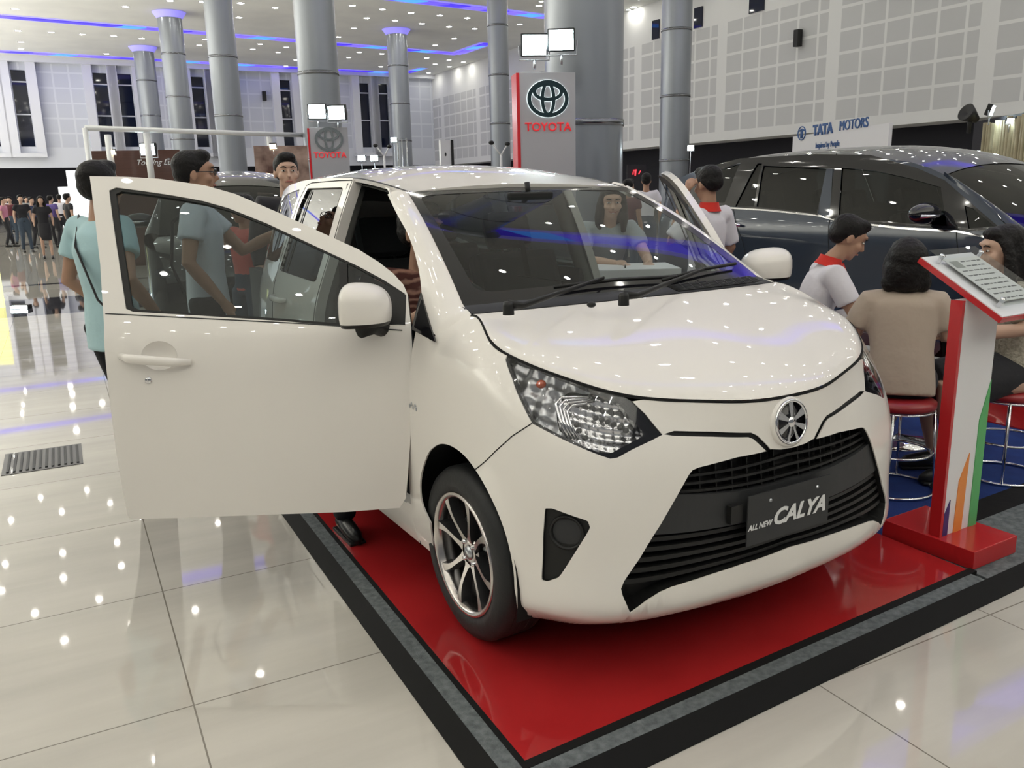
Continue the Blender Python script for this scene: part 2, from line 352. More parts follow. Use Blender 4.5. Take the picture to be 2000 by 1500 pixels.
# the rest of the ceiling: the lamps over the stand and behind the camera
q = MB(); nl = 0
for bb in np.arange(-11, 37.5, 2.2):
    row = int(round((bb+11)/2.9))
    for aa in np.arange(-20, 26.5, 1.7):
        if row % 4 == 3 and int(aa) % 2: continue
        a2 = aa+(0.95 if row % 2 else 0)
        q.lathe([(0.0001, -0.010), (0.078, -0.010)], 10, 0, Matrix.Translation((a2, bb, ZC))); q.lathe([(0.17, -0.012), (0.17, 0.0), (0.125, -0.014), (0.125, -0.002)], 10, 1, Matrix.Translation((a2, bb, ZC))); nl += 1
for bb in (42.0, 44.4, 53.7, 56.0, 60.0):
    for aa in np.arange(-24, -3.0, 1.6): q.lathe([(0.0001, -0.010), (0.078, -0.010)], 10, 0, Matrix.Translation((aa, bb, ZC)))
o = q.build('ceiling_light_rows', ['lamp_white', 'wall_white']); o.matrix_world = HM; tag(o, 'rows of ceiling downlights overhead, seen only as glints in the paint', 'ceiling light', kind='stuff')
# columns
pmat('column_paint', (0.31, 0.335, 0.37), 0.30, metal=0.55, coat=0.3); pmat('band_steel', (0.22, 0.23, 0.25), 0.25, metal=1.0)
cols = [(6.17, 9.55, 0.50, 'huge silver round pillar rising behind the tall sign nearest the car'), (5.97, 20.97, 0.48, 'silver pillar directly behind the small farther sign'), (5.9, 32.7, 0.49, 'silver pillar next left of the one behind the small sign'), (6.0, 46.2, 0.56, 'slim pillar with a blue lit head, third from the small sign'),
        (5.73, 57.0, 0.58, 'farthest slim pillar with blue lit head, left end of the row'), (17.77, 46.5, 0.56, 'slim pillar with blue lit head between the two brand signs'), (17.6, 34.0, 0.44, 'silver pillar whose foot is hidden by the tall near sign'), (18.14, 22.65, 0.48, 'silver pillar standing in front of the right panelled wall')]
for a, b_, r, lab in cols:
    t = thing('column', lab, 'column', group='silver hall pillars'); t.matrix_world = HM @ Matrix.Translation((a, b_, 0))
    q = MB(); q.lathe([(r, FLOOR_Z), (r, ZC)], 48); q.build('shaft', 'column_paint', t)
    for k in range(4):
        z = 2.27+2.0*k; q = MB(); q.lathe([(r, z-0.04), (r+0.012, z-0.04), (r+0.012, z+0.04), (r, z+0.04)], 48); q.build('steel_band', 'band_steel', t)
    q = MB(); q.lathe([(r, ZC-0.30), (r+0.04, ZC-0.28), (r+0.22, ZC-0.02)], 48)
    q.build('capital', 'cove_soft' if b_ > 40 else 'column_paint', t)
# floor vent
t = thing('floor_vent', 'black slotted vent grille set into the tiles at left', 'vent'); t.matrix_world = HM @ Matrix.Translation((-0.26, 5.6, FLOOR_Z))
MB().box((-0.21, -0.235, 0.0), (0.21, 0.235, 0.003)).build('frame', 'dark_alloy', t)
for k in range(12):
    x = -0.18+0.033*k; MB().box((x-0.007, -0.2, 0.003), (x+0.007, 0.2, 0.008)).build('slat', 'grey_plastic', t)
# speakers on walls
for (a, b_, z, nx, lab) in ((26.8, 25.9, 7.05, 0, 'small black loudspeaker mounted high on the right wall'), (14.0, 63.3, 8.3, 0, 'black loudspeaker on the far wall above the black car'), (26.8, 52.5, 5.9, 0, 'dark loudspeaker on the right wall left of the tall sign')):
    t = thing('wall_speaker', lab, 'speaker'); t.matrix_world = HM @ Matrix.Translation((a, b_, z))
    MB().box((-0.13, -0.12, -0.32), (0.13, 0.12, 0.32), bev=0.02).build('cabinet', 'black_plastic', t); MB().tube([(0, 0, 0), (0.25, 0.12 if a < 20 else 0, 0.1)], 0.03, 8).build('bracket', 'steel', t)

# added fill: unseen upward area lights at left, rear and right, brightening the ceiling
def fill_uplight(a, b, z, sx_, sy_, e, rot=(math.pi, 0, 0)):
    ld = bpy.data.lights.new('fill_uplight', 'AREA'); ld.shape = 'RECTANGLE'; ld.size = sx_; ld.size_y = sy_; ld.energy = e; ld.color = (1.0, 0.97, 0.90)
    lo = bpy.data.objects.new('fill_uplight', ld); COL.objects.link(lo); lo.matrix_world = HM @ Matrix.Translation((a, b, z)) @ Matrix.Rotation(rot[0], 4, 'X') @ Matrix.Rotation(rot[1], 4, 'Y')
fill_uplight(-15, 44, 1.0, 8, 34, 6500); fill_uplight(-24, 30, 1.0, 6, 50, 8000); fill_uplight(4, -11, 1.0, 30, 4, 2500); fill_uplight(28.0, 34, 3.65, 1.0, 50, 14000, (math.pi, 0.5, 0))
# ------------------------------------------------------------------ the stand floor
AH = math.radians(2.7)
def gp(px, py, z): P = on(px, py, 2, z); return Vector(P)
plat = thing('display_platform', 'glossy red display floor with grey carpet strip and black edging under the white car', 'platform')
def slab(name, pts, z0, z1, mat, label, cat, bev=0.0):
    q = MB(); q.prism([(p[0], p[1]) for p in pts], z0, z1); o = q.build(name, mat, plat); return o
c0 = on(1025, 1486, 2, 0); dl = np.array([math.sin(AH), math.cos(AH)]); fr = on(1888, 1112, 2, 0); df = (fr-c0)[:2]; df /= np.linalg.norm(df)
c0 = c0[:2]; L = 5.2; Wd = np.linalg.norm(fr[:2]-c0)
P0 = c0; P1 = c0+df*Wd; P2 = P1+dl*L; P3 = P0+dl*L
slab('floor_panel', [P0, P1, P2, P3], FLOOR_Z+0.002, 0.0, 'red_gloss', 'glossy red floor panel under the white car', 'platform')
def offs(a, b): return c0-df*a-dl*b
# edging: black inner line, grey carpet strip, sloping black outer rubber edge
def strip_L(name, i0, o0, j0, p0_, z0, z1, mat, label, cat, x_end=Wd, zo=None, rear=L):
    """L-shaped strip along the left and front sides; i0..o0 offset on the left, j0..p0_ at the front"""
    A = [c0-df*i0+dl*rear, c0-df*i0-dl*j0, c0+df*x_end-dl*j0, c0+df*x_end-dl*p0_, c0-df*o0-dl*p0_, c0-df*o0+dl*rear]
    zz = [z1, z1, z1, z1 if zo is None else zo, z1 if zo is None else zo, z1 if zo is None else zo]
    vs = [(p[0], p[1], FLOOR_Z+0.001) for p in A]+[(p[0], p[1], z) for p, z in zip(A, zz)]
    q = MB(); q.add(vs, [(0, 1, 4, 5), (1, 2, 3, 4), (6, 11, 10, 7), (7, 10, 9, 8)]+[(i, 6+i, 6+(i+1) % 6, (i+1) % 6) for i in range(6)])
    o = q.build(name, mat, plat); return o
def lw(px1, px2, y): a = on(px1, y, 2, 0)[:2]; b = on(px2, y, 2, 0)[:2]; n = np.array([dl[1], -dl[0]]); return abs((b-a)@n)
LW = strip_L('edge_profile', 0.0, 0.018, 0.0, 0.030, 0, 0.001, 'black_edge', 'narrow black edging between the red panel and the grey carpet strip', 'edging', Wd+0.02)
strip_L('carpet_strip', 0.018, 0.072, 0.030, 0.085, 0, -0.001, 'grey_carpet', 'narrow grey carpet strip around the red floor panel', 'carpet', Wd-0.02)
strip_L('ramp_edge', 0.072, 0.125, 0.085, 0.150, 0, -0.002, 'black_edge', 'black rubber ramp edge around the stand meeting the cream tiles', 'edging', 3.4, zo=FLOOR_Z+0.004)
# right-hand carpet: grey border and blue field
R0 = c0+df*(Wd+0.02); 
bc = thing('blue_carpet', 'blue carpet with grey border and black edging under the stools on the right', 'carpet')
q = MB(); A = [R0-dl*0.084, R0+df*2.6-dl*0.084, R0+df*2.6+dl*0.26, R0+dl*0.26]; q.prism([(p[0], p[1]) for p in A], FLOOR_Z+0.002, -0.012); q.build('carpet_border', 'grey_carpet', bc)
A = [R0+dl*0.26, R0+df*3.4+dl*0.26, R0+df*3.4+dl*0.40, R0+dl*0.40]; q = MB(); q.prism([(p[0], p[1]) for p in A], FLOOR_Z+0.002, -0.010); q.build('edge_profile', 'black_edge', bc)
A = [R0+dl*0.40, R0+df*4.6+dl*0.40, R0+df*4.6+dl*5.0, R0+dl*5.0]; q = MB(); q.prism([(p[0], p[1]) for p in A], FLOOR_Z+0.002, -0.012); q.build('carpet_field', 'blue_carpet', bc)
# ------------------------------------------------------------------ car body surfaces (numpy)
def nspline(t, y, q):
    """natural cubic spline y(t) evaluated at q; y may be (n,k)"""
    t = np.asarray(t, float); y = np.asarray(y, float); one = y.ndim == 1
    if one: y = y[:, None]
    n = len(t); h = np.diff(t); A = np.zeros((n, n)); B = np.zeros((n, y.shape[1])); A[0, 0] = A[-1, -1] = 1
    for i in range(1, n-1):
        A[i, i-1] = h[i-1]; A[i, i] = 2*(h[i-1]+h[i]); A[i, i+1] = h[i]
        B[i] = 6*((y[i+1]-y[i])/h[i]-(y[i]-y[i-1])/h[i-1])
    Mm = np.linalg.solve(A, B); q = np.asarray(q, float); k = np.clip(np.searchsorted(t, q)-1, 0, n-2)
    d = (q-t[k])[:, None]; e = (t[k+1]-q)[:, None]; hk = h[k][:, None]
    r = Mm[k]*e**3/(6*hk)+Mm[k+1]*d**3/(6*hk)+(y[k]/hk-Mm[k]*hk/6)*e+(y[k+1]/hk-Mm[k+1]*hk/6)*d
    return r[:, 0] if one else r
def pchip(t, y, q):
    t = np.asarray(t, float); y = np.asarray(y, float); one = y.ndim == 1
    if one: y = y[:, None]
    h = np.diff(t)[:, None]; dl = np.diff(y, axis=0)/h; m = np.zeros_like(y)
    for c in range(y.shape[1]):
        for i in range(1, len(t)-1):
            a, b = dl[i-1, c], dl[i, c]
            if a*b > 0: w1 = 2*h[i, 0]+h[i-1, 0]; w2 = h[i, 0]+2*h[i-1, 0]; m[i, c] = (w1+w2)/(w1/a+w2/b)
        m[0, c] = dl[0, c]; m[-1, c] = dl[-1, c]
    q = np.asarray(q, float); k = np.clip(np.searchsorted(t, q)-1, 0, len(t)-2); hh = h[k]; s = ((q-t[k])[:, None])/hh
    r = (2*s**3-3*s**2+1)*y[k]+(s**3-2*s**2+s)*hh*m[k]+(-2*s**3+3*s**2)*y[k+1]+(s**3-s**2)*hh*m[k+1]
    return r[:, 0] if one else r
class Surf:
    """regular grid G[i,j] over parameters U (rows i) x V (cols j), smooth lookup by bilinear on a dense grid"""
    def __init__(s, U, V, G):
        s.U = np.asarray(U, float); s.V = np.asarray(V, float); s.G = G
        du = np.gradient(G, s.U, axis=0); dv = np.gradient(G, s.V, axis=1)
        N = np.cross(du, dv); N /= np.linalg.norm(N, axis=2)[..., None]+1e-12
        if (N*(G-np.array([0, 1.2, 0.6]))).sum() < 0: N = -N
        s.N = N
    def ev(s, u, v, nrm=False):
        u = np.atleast_1d(np.asarray(u, float)); v = np.atleast_1d(np.asarray(v, float))
        i = np.clip(np.searchsorted(s.U, u)-1, 0, len(s.U)-2); j = np.clip(np.searchsorted(s.V, v)-1, 0, len(s.V)-2)
        a = ((u-s.U[i])/(s.U[i+1]-s.U[i]))[:, None]; b = ((v-s.V[j])/(s.V[j+1]-s.V[j]))[:, None]
        def L(A): return (1-a)*(1-b)*A[i, j]+a*(1-b)*A[i+1, j]+(1-a)*b*A[i, j+1]+a*b*A[i+1, j+1]
        P = L(s.G)
        if not nrm: return P
        N = L(s.N); N /= np.linalg.norm(N, axis=1)[:, None]+1e-12
        return P, N
    def pick(s, px, py, xform=None, near=True, box=None):
        """(u,v) where the view ray of photo pixel (px,py) meets the surface"""
        G = s.G if xform is None else xform(s.G.reshape(-1, 3)).reshape(s.G.shape)
        q = project(G.reshape(-1, 3)).reshape(G.shape[0], G.shape[1], 2)
        D = np.linalg.norm(G-CC, axis=2); best = None
        if box is not None:
            m = (s.U[:, None] >= box[0]) & (s.U[:, None] <= box[1]) & (s.V[None, :] >= box[2]) & (s.V[None, :] <= box[3])
        for di, dj, tr in ((0, 0, 0), (0, 0, 1)):
            A = q[:-1, :-1]; B = q[1:, :-1]; C_ = q[1:, 1:]; E_ = q[:-1, 1:]
            if tr == 0: p0, p1, p2 = A, B, C_
            else: p0, p1, p2 = A, C_, E_
            e1 = p1-p0; e2 = p2-p0; d = np.array([px, py])-p0
            den = e1[..., 0]*e2[..., 1]-e1[..., 1]*e2[..., 0]; den = np.where(abs(den) < 1e-12, 1e-12, den)
            a = (d[..., 0]*e2[..., 1]-d[..., 1]*e2[..., 0])/den; b = (e1[..., 0]*d[..., 1]-e1[..., 1]*d[..., 0])/den
            ok = (a >= -0.02) & (b >= -0.02) & (a+b <= 1.02)
            if box is not None: ok &= m[:-1, :-1]
            for i, j in zip(*np.nonzero(ok)):
                dd = D[i, j]
                if best is None or (dd < best[0] if near else dd > best[0]):
                    aa, bb = a[i, j], b[i, j]
                    if tr == 0: fu, fv = aa+bb, bb
                    else: fu, fv = aa, aa+bb
                    best = (dd, s.U[i]+fu*(s.U[i+1]-s.U[i]), s.V[j]+fv*(s.V[j+1]-s.V[j]))
        if best is None:   # nearest point in the image
            dq = (q[..., 0]-px)**2+(q[..., 1]-py)**2
            if box is not None: dq = np.where(m, dq, 1e12)
            i, j = np.unravel_index(np.argmin(dq), dq.shape); return (s.U[i], s.V[j])
        return (best[1], best[2])
    def picks(s, pts, **kw): return [s.pick(a, b, **kw) for a, b in pts]
def inpoly(P, poly):
    x, y = P[:, 0], P[:, 1]; r = np.zeros(len(P), bool); n = len(poly)
    for i in range(n):
        x0, y0 = poly[i]; x1, y1 = poly[(i+1) % n]
        c = (y0 > y) != (y1 > y); r ^= c & (x < (x1-x0)*(y-y0)/((y1-y0) if y1 != y0 else 1e-12)+x0)
    return r
def densify(poly, step, closed=True):
    out = []; n = len(poly)
    for i in range(n if closed else n-1):
        a = np.array(poly[i]); b = np.array(poly[(i+1) % n]); L = np.linalg.norm((b-a)/step); k = max(1, int(math.ceil(L)))
        for j in range(k): out.append(tuple(a+(b-a)*j/k))
    if not closed: out.append(tuple(poly[-1]))
    return out
def smooth_poly(poly, n=6, closed=True):
    """Catmull-Rom through the points"""
    P = np.array(poly, float); N = len(P); out = []
    for i in range(N if closed else N-1):
        p0, p1, p2, p3 = (P[(i-1) % N], P[i], P[(i+1) % N], P[(i+2) % N]) if closed else (P[max(i-1, 0)], P[i], P[i+1], P[min(i+2, N-1)])
        for k in range(n):
            t = k/n; out.append(tuple(0.5*((2*p1)+(-p0+p2)*t+(2*p0-5*p1+4*p2-p3)*t*t+(-p0+3*p1-3*p2+p3)*t**3)))
    if not closed: out.append(tuple(P[-1]))
    return out
def round_poly(poly, r, n=4):
    """round the corners by fraction r of the shorter neighbour edge"""
    P = [np.array(p, float) for p in poly]; N = len(P); out = []
    for i in range(N):
        a, b, c = P[i-1], P[i], P[(i+1) % N]; rr = r[i] if isinstance(r, (list, tuple)) else r
        if rr <= 0: out.append(tuple(b)); continue
        p, q = b+(a-b)*rr, b+(c-b)*rr
        for k in range(n+1):
            t = k/n; out.append(tuple((1-t)**2*p+2*t*(1-t)*b+t*t*q))
    return out
def cdt_regions(outline, holes, step, extra=()):
    """triangles inside outline and outside holes; returns verts (n,2), tris"""
    loops = [densify(outline, step)]+[densify(h, step) for h in holes]+[densify(e, step) for e in extra]
    vs = []; ed = []
    for L in loops:
        b = len(vs); vs += [Vector(p) for p in L]; n = len(L); ed += [(b+i, b+(i+1) % n) for i in range(n)]
    O = np.array(outline); lo, hi = O.min(0), O.max(0)
    gx = np.arange(lo[0], hi[0]+step[0]*0.5, step[0]); gy = np.arange(lo[1], hi[1]+step[1]*0.5, step[1])
    g = np.array([(x, y) for x in gx for y in gy])
    if len(g):
        k = inpoly(g, outline)
        for h in holes: k &= ~inpoly(g, h)
        allp = np.array([tuple(p) for p in vs])
        g = g[k]
        if len(g):
            keep = np.ones(len(g), bool); st = np.array(step)
            for c in range(0, len(g), 400):
                d = np.abs((g[c:c+400, None, :]-allp[None])/st); keep[c:c+400] = (np.hypot(d[..., 0], d[..., 1]).min(1) > 0.45)
            vs += [Vector(p) for p in g[keep]]
    ov, oe, of, _, _, _ = delaunay_2d_cdt(vs, ed, [], 0, 1e-7)
    V = np.array([tuple(v) for v in ov]); F = np.array([f for f in of if len(f) == 3])
    c = V[F].mean(1); k = inpoly(c, outline)
    for h in holes: k &= ~inpoly(c, h)
    return V, F[k]
def panel(name, surf, outline, mats, parent, holes=(), step=(0.25, 0.04), off=0.0, flange=0.012, flip=False, mirror=False, xform=None, both=False, thick=0.0, extra=(), wantmb=None, fn=None):
    """a body panel: the part of a surface inside the (u,v) outline, with returned edges"""
    V, F = cdt_regions(outline, list(holes), step, extra)
    P, N = surf.ev(V[:, 0], V[:, 1], True)
    if flip: N = -N
    offv = off if fn is None else (off+np.array([fn(u, v) for u, v in V]))[:, None]
    P = P+N*offv
    # orient faces with N
    fn_ = np.cross(P[F[:, 1]]-P[F[:, 0]], P[F[:, 2]]-P[F[:, 0]]); w = (fn_*N[F[:, 0]]).sum(1) < 0
    F = F.copy(); F[w] = F[w][:, ::-1]
    if fn is not None:   # recompute smooth normals
        N2 = np.zeros_like(P); fn_ = np.cross(P[F[:, 1]]-P[F[:, 0]], P[F[:, 2]]-P[F[:, 0]])
        for k in range(3): np.add.at(N2, F[:, k], fn_)
        N2 /= np.linalg.norm(N2, axis=1)[:, None]+1e-12; N = N2
    vs = [tuple(p) for p in P]; ns = [tuple(n) for n in N]; fs = [tuple(int(i) for i in f) for f in F]
    if flange > 0 or thick > 0:
        d = flange if flange > 0 else thick
        cnt = {}
        for f in F:
            for a, b in ((f[0], f[1]), (f[1], f[2]), (f[2], f[0])):
                cnt[(a, b)] = 1
        bd = [(a, b) for (a, b) in cnt if (b, a) not in cnt]
        for a, b in bd:
            t = P[b]-P[a]; L = np.linalg.norm(t)
            if L < 1e-9: continue
            na = (N[a]+N[b])/2; o = np.cross(t/L, na); o /= np.linalg.norm(o)+1e-12
            i = len(vs); vs += [tuple(P[a]), tuple(P[b]), tuple(P[b]-N[b]*d), tuple(P[a]-N[a]*d)]; ns += [tuple(o)]*4; fs.append((i+1, i, i+3, i+2))
        if thick > 0:
            i = len(vs); vs += [tuple(p-n*thick) for p, n in zip(P, N)]; ns += [tuple(-n) for n in N]; fs += [(i+int(f[2]), i+int(f[1]), i+int(f[0])) for f in F]
    vs = np.array(vs); ns = np.array(ns)
    if both:
        m = np.array([-1, 1, 1]); n0 = len(vs); vs = np.r_[vs, vs*m]; ns = np.r_[ns, ns*m]; fs = fs+[tuple(n0+i for i in f[::-1]) for f in fs]
    if mirror:
        m = np.array([-1, 1, 1]); vs = vs*m; ns = ns*m; fs = [f[::-1] for f in fs]
    if xform is not None:
        P0 = xform(vs); ns = xform(vs+ns)-P0; vs = P0
    used = sorted({i for f in fs for i in f}); mp = {o: k for k, o in enumerate(used)}
    vs = vs[used]; ns = ns[used]; fs = [tuple(mp[i] for i in f) for f in fs]
    me = bpy.data.meshes.new(name); me.from_pydata([tuple(v) for v in vs], [], fs); me.polygons.foreach_set('use_smooth', [True]*len(me.polygons))
    me.update(); me.normals_split_custom_set_from_vertices([tuple(n) for n in ns])
    return link(name, me, mats, parent)
def ribbon(mb, surf, pts, w, off=0.0012, mirror=False, xform=None, mi=0, closed=False):
    """thin dark shut line along (u,v) points"""
    pts = densify(pts, (0.12, 0.02), closed) if not closed else densify(pts, (0.12, 0.02), True)
    U = [p[0] for p in pts]; V = [p[1] for p in pts]; P, N = surf.ev(U, V, True)
    if xform is not None: P2 = xform(P); N = xform(P+N)-P2; P = P2
    if mirror: P = P*np.array([-1, 1, 1]); N = N*np.array([-1, 1, 1])
    if (N*(P-np.array([0, 1.2, 0.6]))).sum() < 0 and xform is None: N = -N
    n = len(P); vs = []
    for i in range(n):
        t = P[min(i+1, n-1)]-P[max(i-1, 0)]; t /= np.linalg.norm(t)+1e-12; s = np.cross(t, N[i]); s /= np.linalg.norm(s)+1e-12
        for q in (-w/2, w/2): vs.append(P[i]+s*q+N[i]*off)
        for q in (-w/2, w/2): vs.append(P[i]+s*q-N[i]*0.004)
    fs = []
    for i in range(n-1):
        a, b = 4*i, 4*i+4; fs += [(a, a+1, b+1, b), (a+2, b+2, b+3, a+3), (a, b, b+2, a+2), (a+1, a+3, b+3, b+1)]
    mb.add([tuple(v) for v in vs], fs, mi, False)
# ---- side profile of the body: half width x as a function of y and z
SZ = [0.15, 0.20, 0.30, 0.45, 0.60, 0.75, 0.90, 1.00, 1.05, 1.28, 1.45, 1.56]
SXX = [0.775, 0.795, 0.815, 0.826, 0.829, 0.825, 0.812, 0.793, 0.776, 0.686, 0.615, 0.560]
WY = [-0.4, 1.4, 2.1, 2.45, 2.7, 2.85, 2.95, 3.02]
WF = [1.0, 1.0, 0.985, 0.955, 0.885, 0.80, 0.68, 0.50]
def side_x(y, z):
    y = np.asarray(y, float); z = np.asarray(z, float)
    return nspline(SZ, SXX, np.clip(z, 0.1, 1.6).ravel()).reshape(z.shape)*pchip(WY, WF, np.clip(y, -0.4, 3.02).ravel()).reshape(y.shape)
ys = np.linspace(0.0, 3.02, 160); zs = np.linspace(0.17, 1.57, 110)
YY, ZZ = np.meshgrid(ys, zs, indexing='ij')
S_SIDE = Surf(ys, zs, np.stack([-side_x(YY, ZZ), YY, ZZ], 2))     # right-hand side (viewer's left)
# ---- front wrap surface: columns of (x,y,z) knots from lip to bonnet edge, centre to side
sx = lambda y, z: float(side_x(np.array([y]), np.array([z]))[0])
def sidecol(y, z0, zt, extra=()):
    return [(sx(y, z), y, z) for z in np.linspace(z0, zt, 9)]
COLS = [
 [(0,-.575,.192),(0,-.635,.236),(0,-.662,.30),(0,-.675,.42),(0,-.674,.55),(0,-.667,.65),(0,-.657,.72),(0,-.652,.79),(0,-.645,.852)],
 [(.16,-.568,.192),(.165,-.628,.236),(.165,-.656,.30),(.165,-.670,.42),(.165,-.669,.55),(.165,-.662,.65),(.163,-.650,.72),(.16,-.641,.79),(.155,-.630,.854)],
 [(.325,-.545,.192),(.33,-.607,.236),(.335,-.636,.30),(.34,-.651,.42),(.34,-.651,.55),(.34,-.643,.65),(.335,-.622,.73),(.325,-.597,.80),(.315,-.578,.868)],
 [(.475,-.515,.192),(.485,-.572,.236),(.49,-.605,.30),(.495,-.620,.42),(.495,-.618,.55),(.49,-.604,.65),(.485,-.580,.74),(.475,-.548,.82),(.465,-.522,.887)],
 [(.585,-.475,.196),(.60,-.53,.236),(.61,-.563,.30),(.615,-.578,.42),(.615,-.576,.55),(.61,-.560,.65),(.605,-.528,.75),(.59,-.487,.84),(.57,-.452,.914)],
 [(.665,-.425,.200),(.685,-.468,.236),(.697,-.50,.30),(.703,-.513,.42),(.703,-.510,.55),(.70,-.492,.66),(.69,-.455,.77),(.667,-.412,.87),(.637,-.378,.943)],
 [(.728,-.355,.204),(.748,-.388,.236),(.762,-.41,.30),(.768,-.42,.42),(.769,-.416,.55),(.766,-.40,.67),(.753,-.368,.79),(.725,-.33,.90),(.688,-.30,.968)],
 [(.772,-.262,.19),(.792,-.285,.23),(.805,-.297,.31),(.812,-.302,.42),(.814,-.298,.55),(.811,-.285,.68),(.795,-.258,.82),(.765,-.222,.93),(.718,-.19,.993)],
 [(.788,-.13,.20),(.806,-.14,.25),(.817,-.145,.33),(.823,-.15,.45),(.826,-.148,.58),(.822,-.14,.71),(.808,-.13,.85),(.778,-.115,.96),(.727,-.09,1.032)],
 [(.790,.03,.205),(.806,.03,.25),(.818,.03,.33),(.825,.03,.45),(.829,.03,.60),(.825,.03,.74),(.812,.035,.87),(.779,.045,.99),(.70,.065,1.082)],
 sidecol(.16, .205, 1.005), sidecol(.30, .205, 1.01), sidecol(.45, .205, 1.02)]
for ci, amp in ((2, .5), (3, .9), (4, 1.0), (5, 1.0), (6, .7)):      # flared lower corner with a hollow above it
    c_ = COLS[ci]; nx_, ny_ = ((.0, -1), (.15, -.98), (.4, -.9), (.6, -.8), (.8, -.6))[ci-2]
    for ki, d_ in ((1, .016), (2, .012), (3, -.010), (4, -.010), (5, -.003)):
        x_, y_, z_ = c_[ki]; c_[ki] = (x_+nx_*d_*amp, y_+ny_*d_*amp, z_)
NC = len(COLS); NV = 60
def build_front():
    R = []; vv = np.linspace(0, 1, NV)
    for c in COLS:
        c = np.array(c); z = c[:, 2]; t = (z-z[0])/(z[-1]-z[0]); R.append(nspline(t, c, vv))
    R = np.array(R)                          # NC x NV x 3
    full = np.concatenate([R[:0:-1]*np.array([1, 1, 1]), R*np.array([-1, 1, 1])], 0)    # left side (+x) ... centre ... right side (-x)
    k = np.arange(-(NC-1), NC); uq = np.linspace(-(NC-1), NC-1, 2*(NC-1)*14+1)
    G = np.array([nspline(k, full[:, j], uq) for j in range(NV)]).transpose(1, 0, 2)
    for it in range(6):                      # light fairing
        H = G.copy(); H[1:-1] = 0.5*G[1:-1]+0.25*(G[:-2]+G[2:]); G = H
        H = G.copy(); H[:, 1:-1] = 0.5*G[:, 1:-1]+0.25*(G[:, :-2]+G[:, 2:]); G = H
    G = 0.5*(G+G[::-1]*np.array([-1, 1, 1]))
    return Surf(uq, vv, G)
S_FRONT = build_front()      # u>0: viewer's left (car's right side)
# ---- bonnet: from the front edge curve (top row of S_FRONT) back to the cowl
NH = 81
def hood_side_curve(n):
    """top row of the front surface from centre to the rear corner of the bonnet, x>0"""
    u = np.linspace(0, -9.0, n); P = S_FRONT.ev(u, np.ones(n)); return P
def build_hood():
    top = hood_side_curve(181)                        # (0,-.645) ... (.70,.065)
    d = np.r_[0, np.cumsum(np.linalg.norm(np.diff(top, axis=0), axis=1))]; d /= d[-1]
    # cowl edge
    ss = np.linspace(0, 1, NH); rear = np.stack([0.70*ss, -0.035+0.10*ss**2.2, 1.094-0.012*ss**2], 1)
    # rings: parameter r 0 at outline -> spine points; use u = lateral fraction, v = fore-aft
    vv = np.linspace(0, 1, 61); uu = np.linspace(-1, 1, 2*NH-1)
    G = np.zeros((len(uu), len(vv), 3))
    for i, u in enumerate(uu):
        a = abs(u); s = math.sin(a*math.pi/2)*0.35+a*0.65
        # front point at arc fraction f
        f = a*1.0; p0 = np.array([np.interp(f, d, top[:, k]) for k in range(3)]); k = a; p1 = np.array([np.interp(k, ss, rear[:, c]) for c in range(3)])
        G[i, 0] = p0; G[i, -1] = p1
        if a == 1.0: pass
        for j, v in enumerate(vv):
            q = p0+(p1-p0)*v
            # crown: bonnet rises steeply behind its front edge then flattens
            L = np.linalg.norm((p1-p0)[:2])
            q[2] += L*0.235*(v**0.62-v)*1.35
            G[i, j] = q
        if u < 0: G[i, :, 0] *= -1
    # u<0 mirrored to -x
    for it in range(8):
        H = G.copy(); H[1:-1] = 0.5*G[1:-1]+0.25*(G[:-2]+G[2:]); G = H
    return Surf(uu, vv, G)
S_HOOD = build_hood()
# ---- roof
RY = [0.86, 1.0, 1.2, 1.4, 1.8, 2.2, 2.5, 2.75, 2.92, 3.0]
RX = [.552, .560, .568, .572, .568, .556, .530, .485, .43, .36]
RZ = [1.470, 1.492, 1.520, 1.535, 1.544, 1.538, 1.518, 1.478, 1.42, 1.36]
RC = [1.478, 1.514, 1.558, 1.588, 1.603, 1.599, 1.580, 1.540, 1.478, 1.40]
RX = [RX[0], RX[1]]+[0.995*float(side_x(np.array([y]), np.array([z]))[0]) for y, z in zip(RY[2:], RZ[2:])]
def build_roof():
    yy = np.linspace(0, 1, 90); tt = np.linspace(-1, 1, 81); G = np.zeros((81, 90, 3))
    for i, t in enumerate(tt):
        # front edge bows forward... in y: corner .86, centre .925 follows the glass
        y0 = 0.925-0.065*abs(t)**2; Y = y0+(3.0-y0)*yy
        xr = pchip(RY, RX, np.clip(Y, .86, 3)); zr = pchip(RY, RZ, np.clip(Y, .86, 3)); zc = pchip(RY, RC, np.clip(Y, .86, 3))
        G[i, :, 0] = -xr*t; G[i, :, 1] = Y; G[i, :, 2] = zr+(zc-zr)*(1-abs(t)**2.4)
    return Surf(tt, yy, G)      # t>0: viewer's left
S_ROOF = build_roof()
# ---- windscreen
def build_ws():
    tt = np.linspace(-1, 1, 61); vv = np.linspace(0, 1, 50); G = np.zeros((61, 50, 3))
    for i, t in enumerate(tt):
        b = np.array([-0.685*t, 0.060+0.085*abs(t)**2.0, 1.105-0.012*t*t]); top = np.array([-0.552*t, 0.925-0.065*abs(t)**2, 1.478-0.008*t*t])
        for j, v in enumerate(vv):
            q = b+(top-b)*v; q[2] += 0.055*4*v*(1-v)*0.55*(1-0.25*t*t); G[i, j] = q
    return Surf(tt, vv, G)
S_WS = build_ws()
